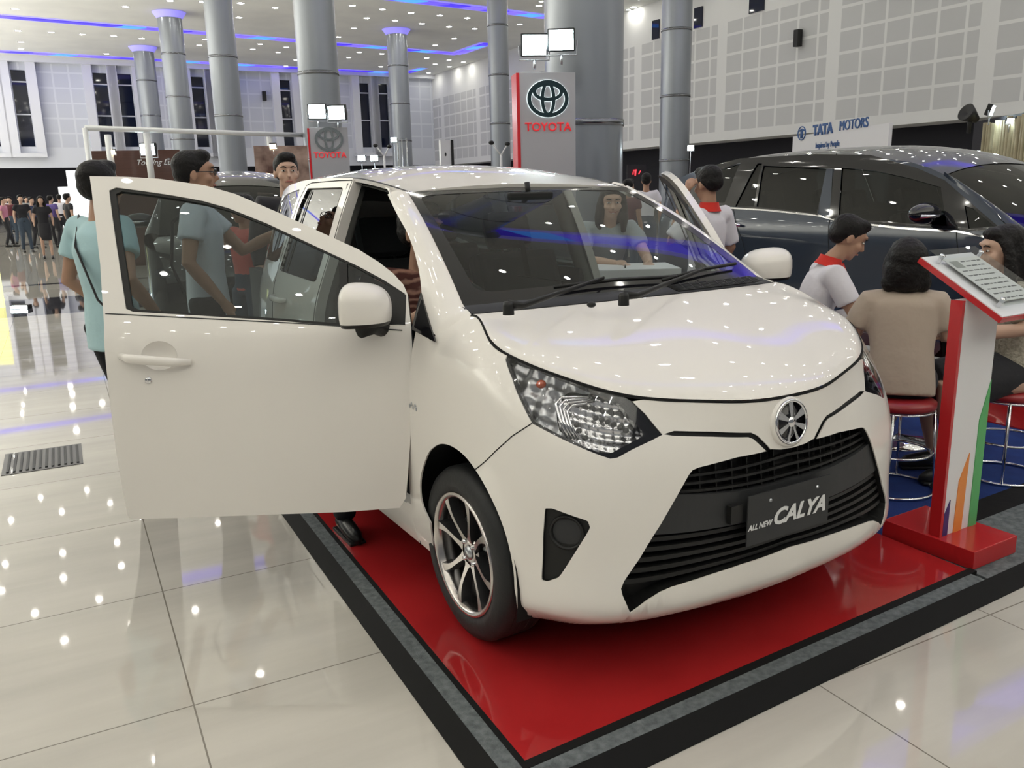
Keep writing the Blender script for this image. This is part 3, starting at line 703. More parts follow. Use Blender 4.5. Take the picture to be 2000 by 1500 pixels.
# ------------------------------------------------------------------ the white car
car = thing('car', 'white compact people carrier with open front doors on the red floor panel', 'car')
BOXF = (0, 12, 0, 1)
def pk(pts, n=0, closed=True, surf=None, box=BOXF, xform=None):
    pts = smooth_poly(pts, n, closed) if n else pts
    return [surf_pick(surf or S_FRONT, a, b, box, xform) for a, b in pts]
def surf_pick(sf, a, b, box, xform): return sf.pick(a, b, xform=xform, box=box)
def mir(poly): return [(-u, v) for u, v in poly]
def sym(half):   # half polygon from top centre round to bottom centre, u>=0
    return half+[(-u, v) for u, v in half[::-1] if abs(u) > 1e-6]
ST = (0.16, 0.028)
# outlines taken on the front surface (right-hand half, viewer's left)
HLo = pk([(990,690),(1043,708),(1113,734),(1165,752),(1213,771),(1235,784),(1260,808),(1294,849),(1277,858),(1237,877),(1206,894),(1192,896),(1174,890),(1099,858),(1039,827),(1020,790),(1000,739),(987,702)])
HLi = pk([(996,698),(1043,716),(1113,743),(1160,764),(1176,771),(1211,789),(1262,849),(1198,883),(1190,885),(1170,884),(1103,854),(1043,823),(1024,788),(1005,739),(993,705)])
FOG = round_poly(pk([(1064,993),(1079,993),(1148,1017),(1153,1032),(1092,1128),(1068,1136),(1057,1133),(1060,1050)]), 0.16, 3)
TRIM = pk([(1296,848),(1317,841.5),(1392,843),(1467,845),(1480,851),(1501,872),(1506,879),(1498,882),(1472,858),(1462,854),(1392,853),(1313,851)])
GRh = pk([(1498,881),(1440,893),(1400,904),(1365,913),(1353,918),(1345,928),(1330,955),(1290,1025),(1250,1090),(1219,1135),(1213,1150),(1216,1163),(1231,1198),(1250,1184),(1264,1173),(1290,1157),(1313,1147),(1383,1125),(1450,1103),(1517,1080)])
LOGOB = pk([(1507,877),(1525,878),(1541,876)])
vtop = LOGOB[-1][1]; vbot = S_FRONT.pick(1553, 1066, box=(-1, 1, 0, 1))[1]
GRI = sym([(0.0, vtop)]+[LOGOB[1], LOGOB[0]]+GRh+[(0.0, vbot)])
ARCH = pk(smooth_poly([(840,1021),(826,990),(820.6,962),(822,928),(833,892),(844,876),(861,867),(883,872),(906,889),(928,917),(951,956),(976,1010),(993,1063),(1003,1116),(1005,1150),(1008,1166)], 3, False), box=(6.4, 12, 0, 1))
arch_rear = ARCH[:27]; iseam = 27
SEAM = pk([(928,917),(936,911),(968,881),(1000,852),(1039,827)], box=(4, 12, 0, 1))
uh = HLo[0]
u_end = 11.35
# ---- front bumper
bump_half = [(0.0, 1.0), (1, 1.0), (2, 1.0), (2.9, 1.0)]+[HLo[5]]+HLo[6:15]+SEAM[::-1][1:]+ARCH[iseam+1:]+[(ARCH[-1][0], 0.0), (5.0, 0.0), (3.0, 0.0), (1.5, 0.0), (0.0, 0.0)]
bump_half[3] = (min(2.9, HLo[5][0]-0.15), 1.0)
BUMP = sym(bump_half)
panel('front_bumper', S_FRONT, BUMP, 'white_paint', car, holes=[GRI, FOG, mir(FOG), TRIM, mir(TRIM), HLo, mir(HLo)], step=ST, flange=0.004)
# ---- fenders
fend = [(7.0, 1.0), (8.0, 1.0), (9.0, 1.0), (10.0, 1.0), (11.05, 1.0), (11.15, 0.8), (11.3, 0.5), (11.4, 0.2), (11.45, 0.0), (ARCH[0][0]+0.15, 0.0)]+[ARCH[0]]+ARCH[1:iseam+1]+SEAM[1:]+HLo[15:]
for m in (False, True):
    panel('fender', S_FRONT, fend if not m else fend, 'white_paint', car, holes=[HLo], step=ST, flange=0.006, mirror=m)
# ---- bonnet
HOODP = [(-1, 0), (1, 0), (1, 1), (-1, 1)]
panel('hood', S_HOOD, [(-0.995, 0.004), (0.995, 0.004), (0.995, 0.996), (-0.995, 0.996)], 'white_paint', car, step=(0.03, 0.04), flange=0.02)
# ---- shut lines
mb = MB()
for sgn in (1, -1):
    ribbon(mb, S_FRONT, [(sgn*u, 0.998) for u in np.linspace(0, 9.0, 60)], 0.007)
    ribbon(mb, S_FRONT, [(sgn*u, v) for u, v in SEAM], 0.003)
ribbon(mb, S_HOOD, [(u, 0.999) for u in np.linspace(-1, 1, 40)], 0.006)
mb.build('panel_gap', 'dark_void', car)
# ---- black inserts
def grille_label(): pass
gr = panel('grille', S_FRONT, GRI, 'black_plastic', car, step=(0.3, 0.03), off=-0.055, flange=0.0)
gw = MB()
# inner wall of the grille mouth
def wall_ring(poly, d, name, mats, parent, surf=S_FRONT, mirror=False, d0=0.0, xform=None):
    L = densify(poly, (0.12, 0.02)); P, N = surf.ev([p[0] for p in L], [p[1] for p in L], True)
    if (N*(P-np.array([0, 1.2, 0.6]))).sum() < 0: N = -N
    A = P-N*d0; B = P-N*d; n = len(L)
    if mirror: A = A*[-1, 1, 1]; B = B*[-1, 1, 1]
    if xform is not None: A = xform(A); B = xform(B)
    mb = MB(); mb.add([tuple(p) for p in np.r_[A, B]], [(i, (i+1) % n, n+(i+1) % n, n+i) for i in range(n)], 0, False)
    return mb.build(name, mats, parent)
wall_ring(GRI, 0.056, 'grille_surround', 'black_plastic', gr, d0=0.004)
def clip_band(poly_px_top, poly_px_bot): pass
def band(name, top, bot, off, mats, parent, flange=0.02, nrange=40, shrink=0.0):
    """a bar across the grille between two symmetric curves v=top(|u|), v=bot(|u|)"""
    us = np.linspace(-7.5, 7.5, 121)
    t = [np.interp(abs(u), top[0], top[1]) for u in us]; b = [np.interp(abs(u), bot[0], bot[1]) for u in us]
    outline = [(u, v) for u, v in zip(us, t)]+[(u, v) for u, v in zip(us[::-1], b[::-1])]
    V, F = cdt_regions(GRI, [], (0.3, 0.03), [outline]); c = V[F].mean(1); k = inpoly(c, outline); F = F[k]
    if not len(F): return None
    P, N = S_FRONT.ev(V[:, 0], V[:, 1], True); P = P+N*off
    f0 = np.cross(P[F[:, 1]]-P[F[:, 0]], P[F[:, 2]]-P[F[:, 0]]); w = (f0*N[F[:, 0]]).sum(1) < 0; F = F.copy(); F[w] = F[w][:, ::-1]
    vs = [tuple(p) for p in P]; fs = [tuple(int(i) for i in f) for f in F]; es = set()
    for f in F:
        for a, b_ in ((f[0], f[1]), (f[1], f[2]), (f[2], f[0])): es.add((int(a), int(b_)))
    for a, b_ in [e for e in es if (e[1], e[0]) not in es]:
        i = len(vs); vs += [vs[a], vs[b_], tuple(P[b_]-N[b_]*flange), tuple(P[a]-N[a]*flange)]; fs.append((i+1, i, i+3, i+2))
    mb = MB(); mb.add(vs, fs, 0, False)
    return mb.build(name, mats, parent)
def vof(pts): # list of px -> (u sorted, v)
    q = sorted((S_FRONT.pick(a, b, box=(0, 8, 0, 1)) for a, b in pts)); return ([p[0] for p in q], [p[1] for p in q])
bt = vof([(1322,968),(1383,968),(1450,962),(1520,948),(1560,935)]); bb = vof([(1275,1048),(1350,1042),(1427,1030),(1480,1018),(1550,995)])
band('grille_band', bt, bb, -0.012, 'grey_plastic', gr, 0.04)
va, vb = np.array(bb[1]).mean(), None
# lower slats
vbt = np.interp(0, bb[0], bb[1])
low0 = vbot+0.01
nsl = 5
for i in range(nsl):
    f0 = (i+0.35)/nsl; f1 = (i+0.80)/nsl
    us = np.array([0, 2, 4, 6, 7.5])
    topc = np.interp(us, bb[0], bb[1]); botc = vbot-0.012*us
    a = (us, topc+(botc-topc)*f0); b = (us, topc+(botc-topc)*f1)
    band('slat', a, b, -0.020, 'black_plastic', gr, 0.03)
# upper mesh: two thin slats and uprights
vgt = vtop
for i in range(3):
    us = np.array([0, 2, 4, 6]); tv = np.interp(us, bt[0], bt[1]); gv = vtop-0.028*us*0.55
    f = (i+0.55)/3.2; a = (us, tv+(gv-tv)*f); b = (us, tv+(gv-tv)*f-0.012)
    band('slat', a, b, -0.022, 'black_plastic', gr, 0.02)
mb = MB()
for i in range(-11, 12):
    if i == 0: continue
    u = i*0.33; v0 = np.interp(abs(u), bt[0], bt[1]); v1 = vtop-0.0165*abs(u)+0.005
    P, N = S_FRONT.ev([u-0.012, u+0.012, u+0.012, u-0.012], [v0, v0, v1, v1], True); A = P-N*0.030; B = P-N*0.05
    if inpoly(np.array([[u, v1-0.02]]), GRI)[0]:
        mb = MB(); mb.add([tuple(p) for p in np.r_[A, B]], [(0, 1, 2, 3), (0, 4, 5, 1), (3, 2, 6, 7), (0, 3, 7, 4), (1, 5, 6, 2)]); mb.build('grille_bar', 'black_plastic', gr)
for m in (False, True):
    panel('bumper_trim', S_FRONT, TRIM, 'black_plastic', car, off=-0.010, flange=0.0, step=(0.1, 0.02), mirror=m)
    wall_ring(TRIM, 0.012, 'trim_groove', 'black_plastic', car, mirror=m, d0=0.004)
# fog lamp recesses
def rot_to(n):
    return Vector((0, 0, 1)).rotation_difference(Vector(n)).to_matrix().to_4x4()
fc = S_FRONT.pick(1105, 1043, box=BOXF)
for m in (False, True):
    fo = panel('fog_light_bezel', S_FRONT, FOG, 'black_plastic', car, off=-0.012, flange=0.0, step=(0.1, 0.02), mirror=m)
    wall_ring(FOG, 0.014, 'bezel_rim', 'black_plastic', fo, mirror=m, d0=0.004)
    P, N = S_FRONT.ev(*[[c] for c in fc], True); P, N = P[0]-N[0]*0.012, N[0]
    if m: P = P*[-1, 1, 1]; N = N*[-1, 1, 1]
    T = Matrix.Translation(P) @ rot_to(N)
    q = MB(); q.lathe([(0.050, -0.001), (0.052, 0.006), (0.048, 0.008), (0.044, 0.004), (0.042, -0.004)], 28, 0, T); q.build('fog_light_ring', 'black_plastic', fo)
    q = MB(); q.lathe([(0.0001, 0.002), (0.02, 0.0025), (0.042, -0.001)], 28, 0, T); q.build('fog_light_blank', 'grey_plastic', fo)
# ---- headlights
def facets(u, v): return 0.006*math.sin(u*16)*math.sin(v*90)
pmat('reflector', (0.88, 0.88, 0.90), 0.22, metal=0.9)
pmat('amber', (0.45, 0.07, 0.02), 0.2, coat=0.5)
pmat('smoke_chrome', (0.55, 0.56, 0.58), 0.28, metal=0.85)
def img_on(px, py, off, m):
    u, v = S_FRONT.pick(px, py, box=BOXF); P, N = S_FRONT.ev([u], [v], True); P = P[0]+N[0]*off; N = N[0]
    if m: P = P*[-1, 1, 1]; N = N*[-1, 1, 1]
    return P, N
REFL = pk([(1088,838),(1080,778),(1106,760),(1160,760),(1196,765),(1236,786),(1280,846),(1220,874),(1192,890),(1160,878),(1120,860)])
for m in (False, True):
    hl = bpy.data.objects.new('headlight', None); COL.objects.link(hl); hl.parent = car
    wall_ring(HLo, 0.06, 'housing', 'black_plastic', hl, mirror=m, d0=0.004)
    panel('bezel', S_FRONT, HLo, 'gloss_black', hl, holes=[HLi], off=-0.006, flange=0.03, step=(0.1, 0.015), mirror=m)
    panel('inner_reflector', S_FRONT, HLo, 'smoke_chrome', hl, holes=[REFL], off=-0.040, flange=0.0, step=(0.045, 0.008), mirror=m, fn=lambda u, v: 0.008*math.sin(u*9+v*22)+0.003*math.sin(v*120))
    panel('reflector', S_FRONT, REFL, 'reflector', hl, off=-0.052, flange=0.0, step=(0.03, 0.006), mirror=m, fn=lambda u, v: -0.012*math.cos((u-4.4)*1.1)+0.0045*(abs(math.sin(u*13))-0.5)+0.003*math.sin(v*130))
    # stepped chrome divider around the main reflector
    q = MB()
    for k in range(4):
        dx = k*7
        pts = [img_on(1150+dx*0.6, 770+dx*0.35, -0.022-0.006*k, m)[0], img_on(1096+dx, 772+dx*0.6, -0.020-0.006*k, m)[0], img_on(1084+dx, 785+dx*0.6, -0.020-0.006*k, m)[0], img_on(1092+dx, 818+dx*0.4, -0.020-0.006*k, m)[0], img_on(1108+dx, 855, -0.022-0.006*k, m)[0]]
        q.tube(pts, 0.0045, 8)
    q.build('chrome_divider', 'chrome', hl)
    q = MB(); P, N = img_on(1053, 745, -0.022, m); q.ellipsoid(P, (0.016, 0.013, 0.013), 12, 8); q.build('indicator_bulb', 'amber', hl)
    q = MB()
    for k, (a, b) in enumerate([(1165,812),(1178,816),(1190,820),(1203,825),(1216,832),(1228,838),(1126,826),(1130,838),(1143,852)]):
        P, N = img_on(a, b, -0.030, m); q.ellipsoid(P, (0.011, 0.007, 0.008), 8, 6)
    q.build('dark_facet', 'grey_plastic', hl)
    panel('lens', S_FRONT, HLo, 'clear_lens', hl, off=0.0, flange=0.0, step=(0.1, 0.015), mirror=m)
# ---- emblem
ec = S_FRONT.pick(1541, 823, box=(-1, 1, 0, 1)); P, N = S_FRONT.ev([ec[0]], [ec[1]], True); P = P[0]; N = N[0]
EM = plane_mtx(P+N*0.004, (1, 0, 0), (0, -N[2]*-1, abs(N[1]))); EM = Matrix.Translation(Vector(P)+Vector(N)*0.006) @ Matrix(((1,0,0,0),(0,0.14,-0.99,0),(0,0.99,0.14,0),(0,0,0,1)))
em = bpy.data.objects.new('emblem', None); COL.objects.link(em); em.parent = car
def emblem_mesh(R, dep, thick, flat=0.86):
    """outer ring, two crossed ovals; drawn in local x,y"""
    q = MB()
    def ring(cx, cy, rx, ry, t, z):
        n = 40; vs = []
        for k in range(n):
            a = 2*math.pi*k/n; vs += [(cx+(rx+t)*math.cos(a), cy+(ry+t)*math.sin(a), z), (cx+(rx-t)*math.cos(a), cy+(ry-t)*math.sin(a), z), (cx+(rx+t)*math.cos(a), cy+(ry+t)*math.sin(a), z-dep), (cx+(rx-t)*math.cos(a), cy+(ry-t)*math.sin(a), z-dep)]
        fs = []
        for k in range(n):
            a, b = 4*k, 4*((k+1) % n); fs += [(a, b, b+1, a+1), (a, a+2, b+2, b), (a+1, b+1, b+3, a+3)]
        q.add(vs, fs, 0, False)
    ring(0, 0, R, R*flat, thick, dep); ring(0, 0.0, R*0.30, R*flat*0.93, thick*0.9, dep*1.05); ring(0, R*flat*0.42, R*0.72, R*flat*0.46, thick*0.9, dep*1.1)
    return q
R_ = 0.069
q = MB(); q.lathe([(R_*0.98, -0.004), (R_, 0.004), (R_*0.97, 0.008), (R_*0.88, 0.008), (R_*0.87, 0.003)], 40, 0, EM)
# the badge on this show car: round rim, centre oval and fanning spokes
for a0, r0, r1, w in ((90, 0.012, 0.062, 0.010), (28, 0.012, 0.062, 0.013), (152, 0.012, 0.062, 0.013), (205, 0.012, 0.062, 0.010), (335, 0.012, 0.062, 0.010), (250, 0.010, 0.062, 0.006), (290, 0.010, 0.062, 0.006)):
    a = math.radians(a0); c, s = math.cos(a), math.sin(a)
    vs = [(c*r0+s*w*0.35, s*r0-c*w*0.35, 0.006), (c*r1+s*w, s*r1-c*w, 0.006), (c*r1-s*w, s*r1+c*w, 0.006), (c*r0-s*w*0.35, s*r0+c*w*0.35, 0.006)]
    vs += [(x, y, 0) for x, y, z in vs]; q.add(vs, [(0,1,2,3),(0,4,5,1),(1,5,6,2),(2,6,7,3),(3,7,4,0)], 0, False, EM)
q.lathe([(0.0001, 0.010), (0.012, 0.009), (0.016, 0.005)], 20, 0, EM)
q.build('chrome_rim', 'chrome', em)
q = MB(); q.lathe([(0.0001, 0.002), (R_*0.9, 0.002), (R_*0.9, -0.004)], 32, 0, EM); q.build('emblem_back', 'gloss_black', em)
q = MB(); q.lathe([(R_*1.12, -0.012), (R_*1.10, -0.001), (R_*1.0, 0.002)], 40, 0, EM); q.build('emblem_seat', 'white_paint', em)
# ---- number plate
PY = -0.682
c4 = [on(a, b, 1, PY) for a, b in ((1462,972),(1622,925),(1616,1018),(1458,1069))]
pc = sum(c4)/4; pw = (abs(c4[0][0]-c4[1][0])+abs(c4[2][0]-c4[3][0]))/4; ph = (abs(c4[0][2]-c4[3][2])+abs(c4[1][2]-c4[2][2]))/4
PM = Matrix.Translation((pc[0], PY, pc[2])) @ Matrix(((1,0,0,0),(0,0,-1,0),(0,1,0,0),(0,0,0,1)))
lp = MB().box((-pw, -ph, -0.004), (pw, ph, 0.0), 0, PM).build('license_plate', 'grey_plastic', car)
pmat('plate_white', (0.75, 0.75, 0.75), 0.4)
t = text_mesh('CALYA', 0.070, 0.001, shear=0.35, xs=1.06, bold=0.0022); t.transform(PM @ Matrix.Translation((0.040, -0.012, 0.002)))
link('lettering', t, 'plate_white', lp)
t = text_mesh('ALL NEW', 0.024, 0.001, shear=0.35, xs=0.95, bold=0.0004); t.transform(PM @ Matrix.Translation((-0.128, -0.022, 0.002)))
link('small_lettering', t, 'plate_white', lp)
q = MB()
for x in (-0.085, 0.12): q.lathe([(0.0001, 0.004), (0.005, 0.003), (0.006, 0.0)], 12, 0, PM @ Matrix.Translation((x, ph*0.62, 0)))
q.build('screw', 'steel', lp)
MB().box((-0.10, -0.04, -0.03), (0.10, 0.04, -0.004), 0, PM).box((-pw-0.055, 0.0, -0.03), (-pw-0.008, 0.055, -0.012), 0, PM).build('plate_bracket', 'black_plastic', lp)
# ---- roof
panel('roof', S_ROOF, [(-1, 0), (1, 0), (1, 1), (-1, 1)], 'white_paint', car, step=(0.05, 0.03), flange=0.015)
panel('headliner', S_ROOF, [(-0.97, 0.02), (0.97, 0.02), (0.97, 0.98), (-0.97, 0.98)], 'headliner', car, step=(0.1, 0.05), flange=0.0, off=-0.035)
mb = MB()
for s_ in (-1, 1): ribbon(mb, S_ROOF, [(s_*0.985, v) for v in np.linspace(0.0, 0.9, 40)], 0.006 if False else 0.011, off=0.0015)
mb.build('roof_ditch', 'black_plastic', car)
# ---- windscreen
panel('windshield', S_WS, [(-1, 0), (1, 0), (1, 1), (-1, 1)], 'car_glass', car, step=(0.08, 0.06), flange=0.0, off=0.0)
WIN = round_poly([(-0.91, 0.075), (0.91, 0.075), (0.93, 0.94), (-0.93, 0.94)], 0.07, 4)
panel('windshield_border', S_WS, [(-1, 0), (1, 0), (1, 1), (-1, 1)], 'gloss_black', car, holes=[WIN], step=(0.08, 0.06), flange=0.0, off=0.0012)
# ---- A pillars: strip from the windscreen edge to the door frame line
DOORTOP = [(1.468, 1.554), (1.222, 1.539), (1.057, 1.512), (0.946, 1.480), (0.782, 1.408), (0.62, 1.338), (0.511, 1.279), (0.402, 1.205), (0.342, 1.132)]
def pillar(m):
    n = 40; t = np.linspace(0, 1, n)
    inner = S_WS.ev(np.ones(n), t)                       # lower end to top
    oy = np.interp(t, [0, 0.25, 0.5, 0.75, 1], [0.17, 0.37, 0.56, 0.77, 0.93]); 
    oz = np.interp(oy, [0.17, 0.342, 0.402, 0.511, 0.62, 0.782, 0.946], [1.012, 1.125, 1.188, 1.265, 1.325, 1.395, 1.470])
    outer = np.stack([-side_x(oy, oz), oy, oz], 1)
    row0 = S_FRONT.ev(9+np.linspace(0, 1, 9)*0.97, np.ones(9))
    k = 9; G = np.zeros((n, k, 3)); N0 = np.cross(outer-inner, np.gradient(inner, axis=0)); N0 /= np.linalg.norm(N0, axis=1)[:, None]
    if N0[n//2, 2] < 0: N0 = -N0
    for j in range(k):
        f = j/(k-1); w = np.linalg.norm(outer-inner, axis=1)[:, None]; G[:, j] = inner+(outer-inner)*f+N0*w*0.16*math.sin(math.pi*min(1, f))
    r1 = row0*0.5+G[0]*0.5; r1[:, 2] += 0.004; G = np.concatenate([row0[None], r1[None], G], 0); t = np.r_[-0.12, -0.06, t]; n += 2
    sf = Surf(t, np.linspace(0, 1, k), G)
    return panel('a_pillar', sf, [(-0.12, 0), (1.0, 0), (1.0, 1), (-0.12, 1)], 'white_paint', car, step=(0.05, 0.12), flange=0.015, mirror=m)
for m in (False, True): pillar(m)
# ---- body side: rails, sill, rear door, quarter
RZf = lambda y: float(np.interp(y, RY, RZ))
topline = [(y, min(1.565, RZf(y)+0.004)) for y in np.linspace(0.93, 2.93, 26)]
def arc(cy, cz, ry, rz, a0, a1, n=24): return [(cy+ry*math.cos(math.radians(a0+(a1-a0)*k/n)), cz+rz*math.sin(math.radians(a0+(a1-a0)*k/n))) for k in range(n+1)]
FD = DOORTOP+[(0.325, 1.02), (0.325, 0.9), (0.35, 0.60), (0.375, 0.40), (0.40, 0.352), (0.6, 0.345), (1.30, 0.345), (1.375, 0.36), (1.378, 0.7), (1.375, 1.0), (1.372, 1.25), (1.385, 1.45), (1.40, 1.53)]
RD = [(1.40, 0.36), (1.395, 0.7), (1.39, 1.0), (1.385, 1.25), (1.398, 1.44), (1.412, 1.528), (1.6, 1.53), (2.02, 1.527), (2.10, 1.515), (2.13, 1.45), (2.145, 1.1), (2.10, 0.70), (2.00, 0.48), (1.96, 0.36)]
QW = round_poly([(2.185, 1.12), (2.19, 1.50), (2.47, 1.475), (2.70, 1.40), (2.78, 1.18), (2.6, 1.12)], 0.12, 3)
RW = round_poly([(1.462, 1.075), (1.468, 1.30), (1.492, 1.498), (2.05, 1.500), (2.085, 1.40), (2.10, 1.085)], 0.07, 3)
BODY = topline+[(2.98, 1.25), (3.01, 1.0), (3.01, 0.35), (2.85, 0.24)]+arc(2.45, 0.30, 0.36, 0.365, -8, 188)+[(2.06, 0.205), (1.2, 0.205), (0.42, 0.205), (0.38, 0.24), (0.345, 0.36), (0.30, 0.50), (0.50, 0.30), (1.39, 0.33), (1.39, 1.0), (1.39, 1.50), (1.30, 1.52), (1.057, 1.495)]
SIDE_OUT = [(0.93, 1.478)]+topline+[(2.98, 1.25), (3.01, 1.0), (3.01, 0.35), (2.85, 0.24)]+arc(2.45, 0.30, 0.36, 0.365, -8, 188)+[(2.06, 0.205), (1.2, 0.205), (0.36, 0.205), (0.36, 0.36), (0.6, 0.36), (0.7, 1.36)]
def grow(poly, g):
    c = np.array(poly).mean(0); return [tuple(c+(np.array(p)-c)*g) for p in poly]
SST = (0.06, 0.045)
for m in (False, True):
    panel('body_side', S_SIDE, SIDE_OUT, 'white_paint', car, holes=[FD, RD, QW], step=SST, flange=0.045, mirror=m)
    rd = panel('rear_door', S_SIDE, RD, 'white_paint', car, holes=[RW], step=SST, flange=0.04, mirror=m, off=0.0005)
    panel('window_glass', S_SIDE, RW, 'dark_glass', rd, step=SST, flange=0.0, mirror=m, off=-0.008)
    q = MB(); ribbon(q, S_SIDE, [(1.995, 1.09), (1.985, 1.49)], 0.02, off=-0.004, mirror=m); q.build('window_divider', 'black_plastic', rd)
    wall_ring(RW, 0.012, 'window_seal', 'black_plastic', rd, S_SIDE, mirror=m, d0=-0.002)
    panel('quarter_window', S_SIDE, QW, 'dark_glass', car, step=SST, flange=0.0, mirror=m, off=-0.004)
    q = MB(); ribbon(q, S_SIDE, RD, 0.005, closed=True, mirror=m); q.build('door_gap', 'dark_void', rd)
    # black sail corner behind the fender
    panel('fender_corner_trim', S_SIDE, [(0.135, 0.99), (0.33, 1.006), (0.342, 1.128)], 'gloss_black', car, step=(0.05, 0.03), flange=0.006, off=0.006, mirror=m)
    # handle on the rear door
    q = MB(); hy, hz = 1.98, 0.955
    pts = [(-(sx(y, hz)+o), y, hz+0.004*(y-1.98)) for y, o in ((1.86, 0.0), (1.88, 0.028), (1.93, 0.036), (2.02, 0.036), (2.07, 0.028), (2.09, 0.0))]
    if m: pts = [(-a, b, c) for a, b, c in pts]
    q.tube(pts, [0.010, 0.014, 0.016, 0.016, 0.014, 0.010], 10, flat=0.7); q.build('door_handle', 'white_paint', rd)
# rear closing: tailgate
q = MB(); n = 26
rows = [(0.24, 1.0), (0.45, 1.0), (0.7, 1.0), (0.95, 1.0), (1.12, 0.985), (1.3, 0.96), (1.42, 0.94)]
vs = []
for z, f in rows:
    hx = sx(2.93 if z > 1.2 else 3.0, z)
    y0 = 2.93 if z > 1.2 else 3.0
    for k in range(n+1):
        t = -1+2*k/n; vs.append((hx*t, y0+0.06*(1-t*t)-(0.05 if z > 1.4 else 0), z))
fs = [(i*(n+1)+k, i*(n+1)+k+1, (i+1)*(n+1)+k+1, (i+1)*(n+1)+k) for i in range(len(rows)-1) for k in range(n)]
q.add(vs, fs, 0, True); q.build('tailgate', 'white_paint', car)
# ---- cowl, wipers
cw = MB(); n = 40; A = []; B = []
for k in range(n+1):
    s_ = -1+2*k/n; a = abs(s_)
    A.append((0.70*s_, -0.030+0.10*a**2.2, 1.088-0.012*a*a)); B.append((0.69*s_, 0.075+0.085*a*a, 1.112-0.012*a*a))
vs = A+B+[(x, y, z-0.03) for x, y, z in A]
fs = [(k, k+1, n+2+k, n+1+k) for k in range(n)]+[(k+1, k, 2*n+2+k, 2*n+3+k) for k in range(n)]
cw.add(vs, fs, 0, True)
for k in range(9):   # vent louvres
    x = 0.16+0.045*k; cw.tube([(x, 0.0+0.02*x, 1.098), (x+0.035, 0.075+0.03*x, 1.112)], 0.003, 6)
cwo = cw.build('cowl_panel', 'grey_plastic', car)
q = MB()
for j in range(6):
    pts = [(x, 0.0+0.012*j+0.09*x*x, 1.098+0.0025*j) for x in np.linspace(0.12, 0.58, 12)]; q.tube(pts, 0.0028, 5)
q.build('vent_louvre', 'black_plastic', cwo)
def wiper(base, elbow, tip, blade0, blade1):
    wp = MB(); wp.lathe([(0.0001, 0.030), (0.014, 0.028), (0.017, 0.018), (0.018, -0.012)], 16, 0, Matrix.Translation(base))
    wp.tube([Vector(base)+Vector((0, 0, .02)), Vector(elbow), Vector(tip)], [0.015, 0.011, 0.006], 8, flat=0.6)
    o = wp.build('wiper', 'black_plastic', car)
    b = MB(); b.tube([blade0, ((Vector(blade0)+Vector(blade1))/2)+Vector((0, 0, 0.008)), blade1], 0.007, 8, flat=0.8); b.build('wiper_blade', 'black_plastic', o)
def wsp(px, py, off):
    t, v = S_WS.pick(px, py); P, N = S_WS.ev([t], [v], True); N = N[0]*(1 if N[0][2] > 0 else -1); return tuple(P[0]+N*off)
def cwp(px, py, z=1.11): return tuple(on(px, py, 2, z))
wiper(cwp(993, 607), cwp(1020, 597, 1.125), wsp(1175, 556, 0.03), wsp(1080, 570, 0.02), wsp(1318, 549, 0.02))
wiper(cwp(1218, 589), cwp(1245, 577, 1.125), wsp(1368, 538, 0.03), wsp(1290, 556, 0.02), wsp(1432, 523, 0.02))
q = MB(); q.ellipsoid(cwp(1155, 595, 1.10), (0.016, 0.014, 0.010), 10, 6); q.build('washer_nozzle', 'black_plastic', cwo)
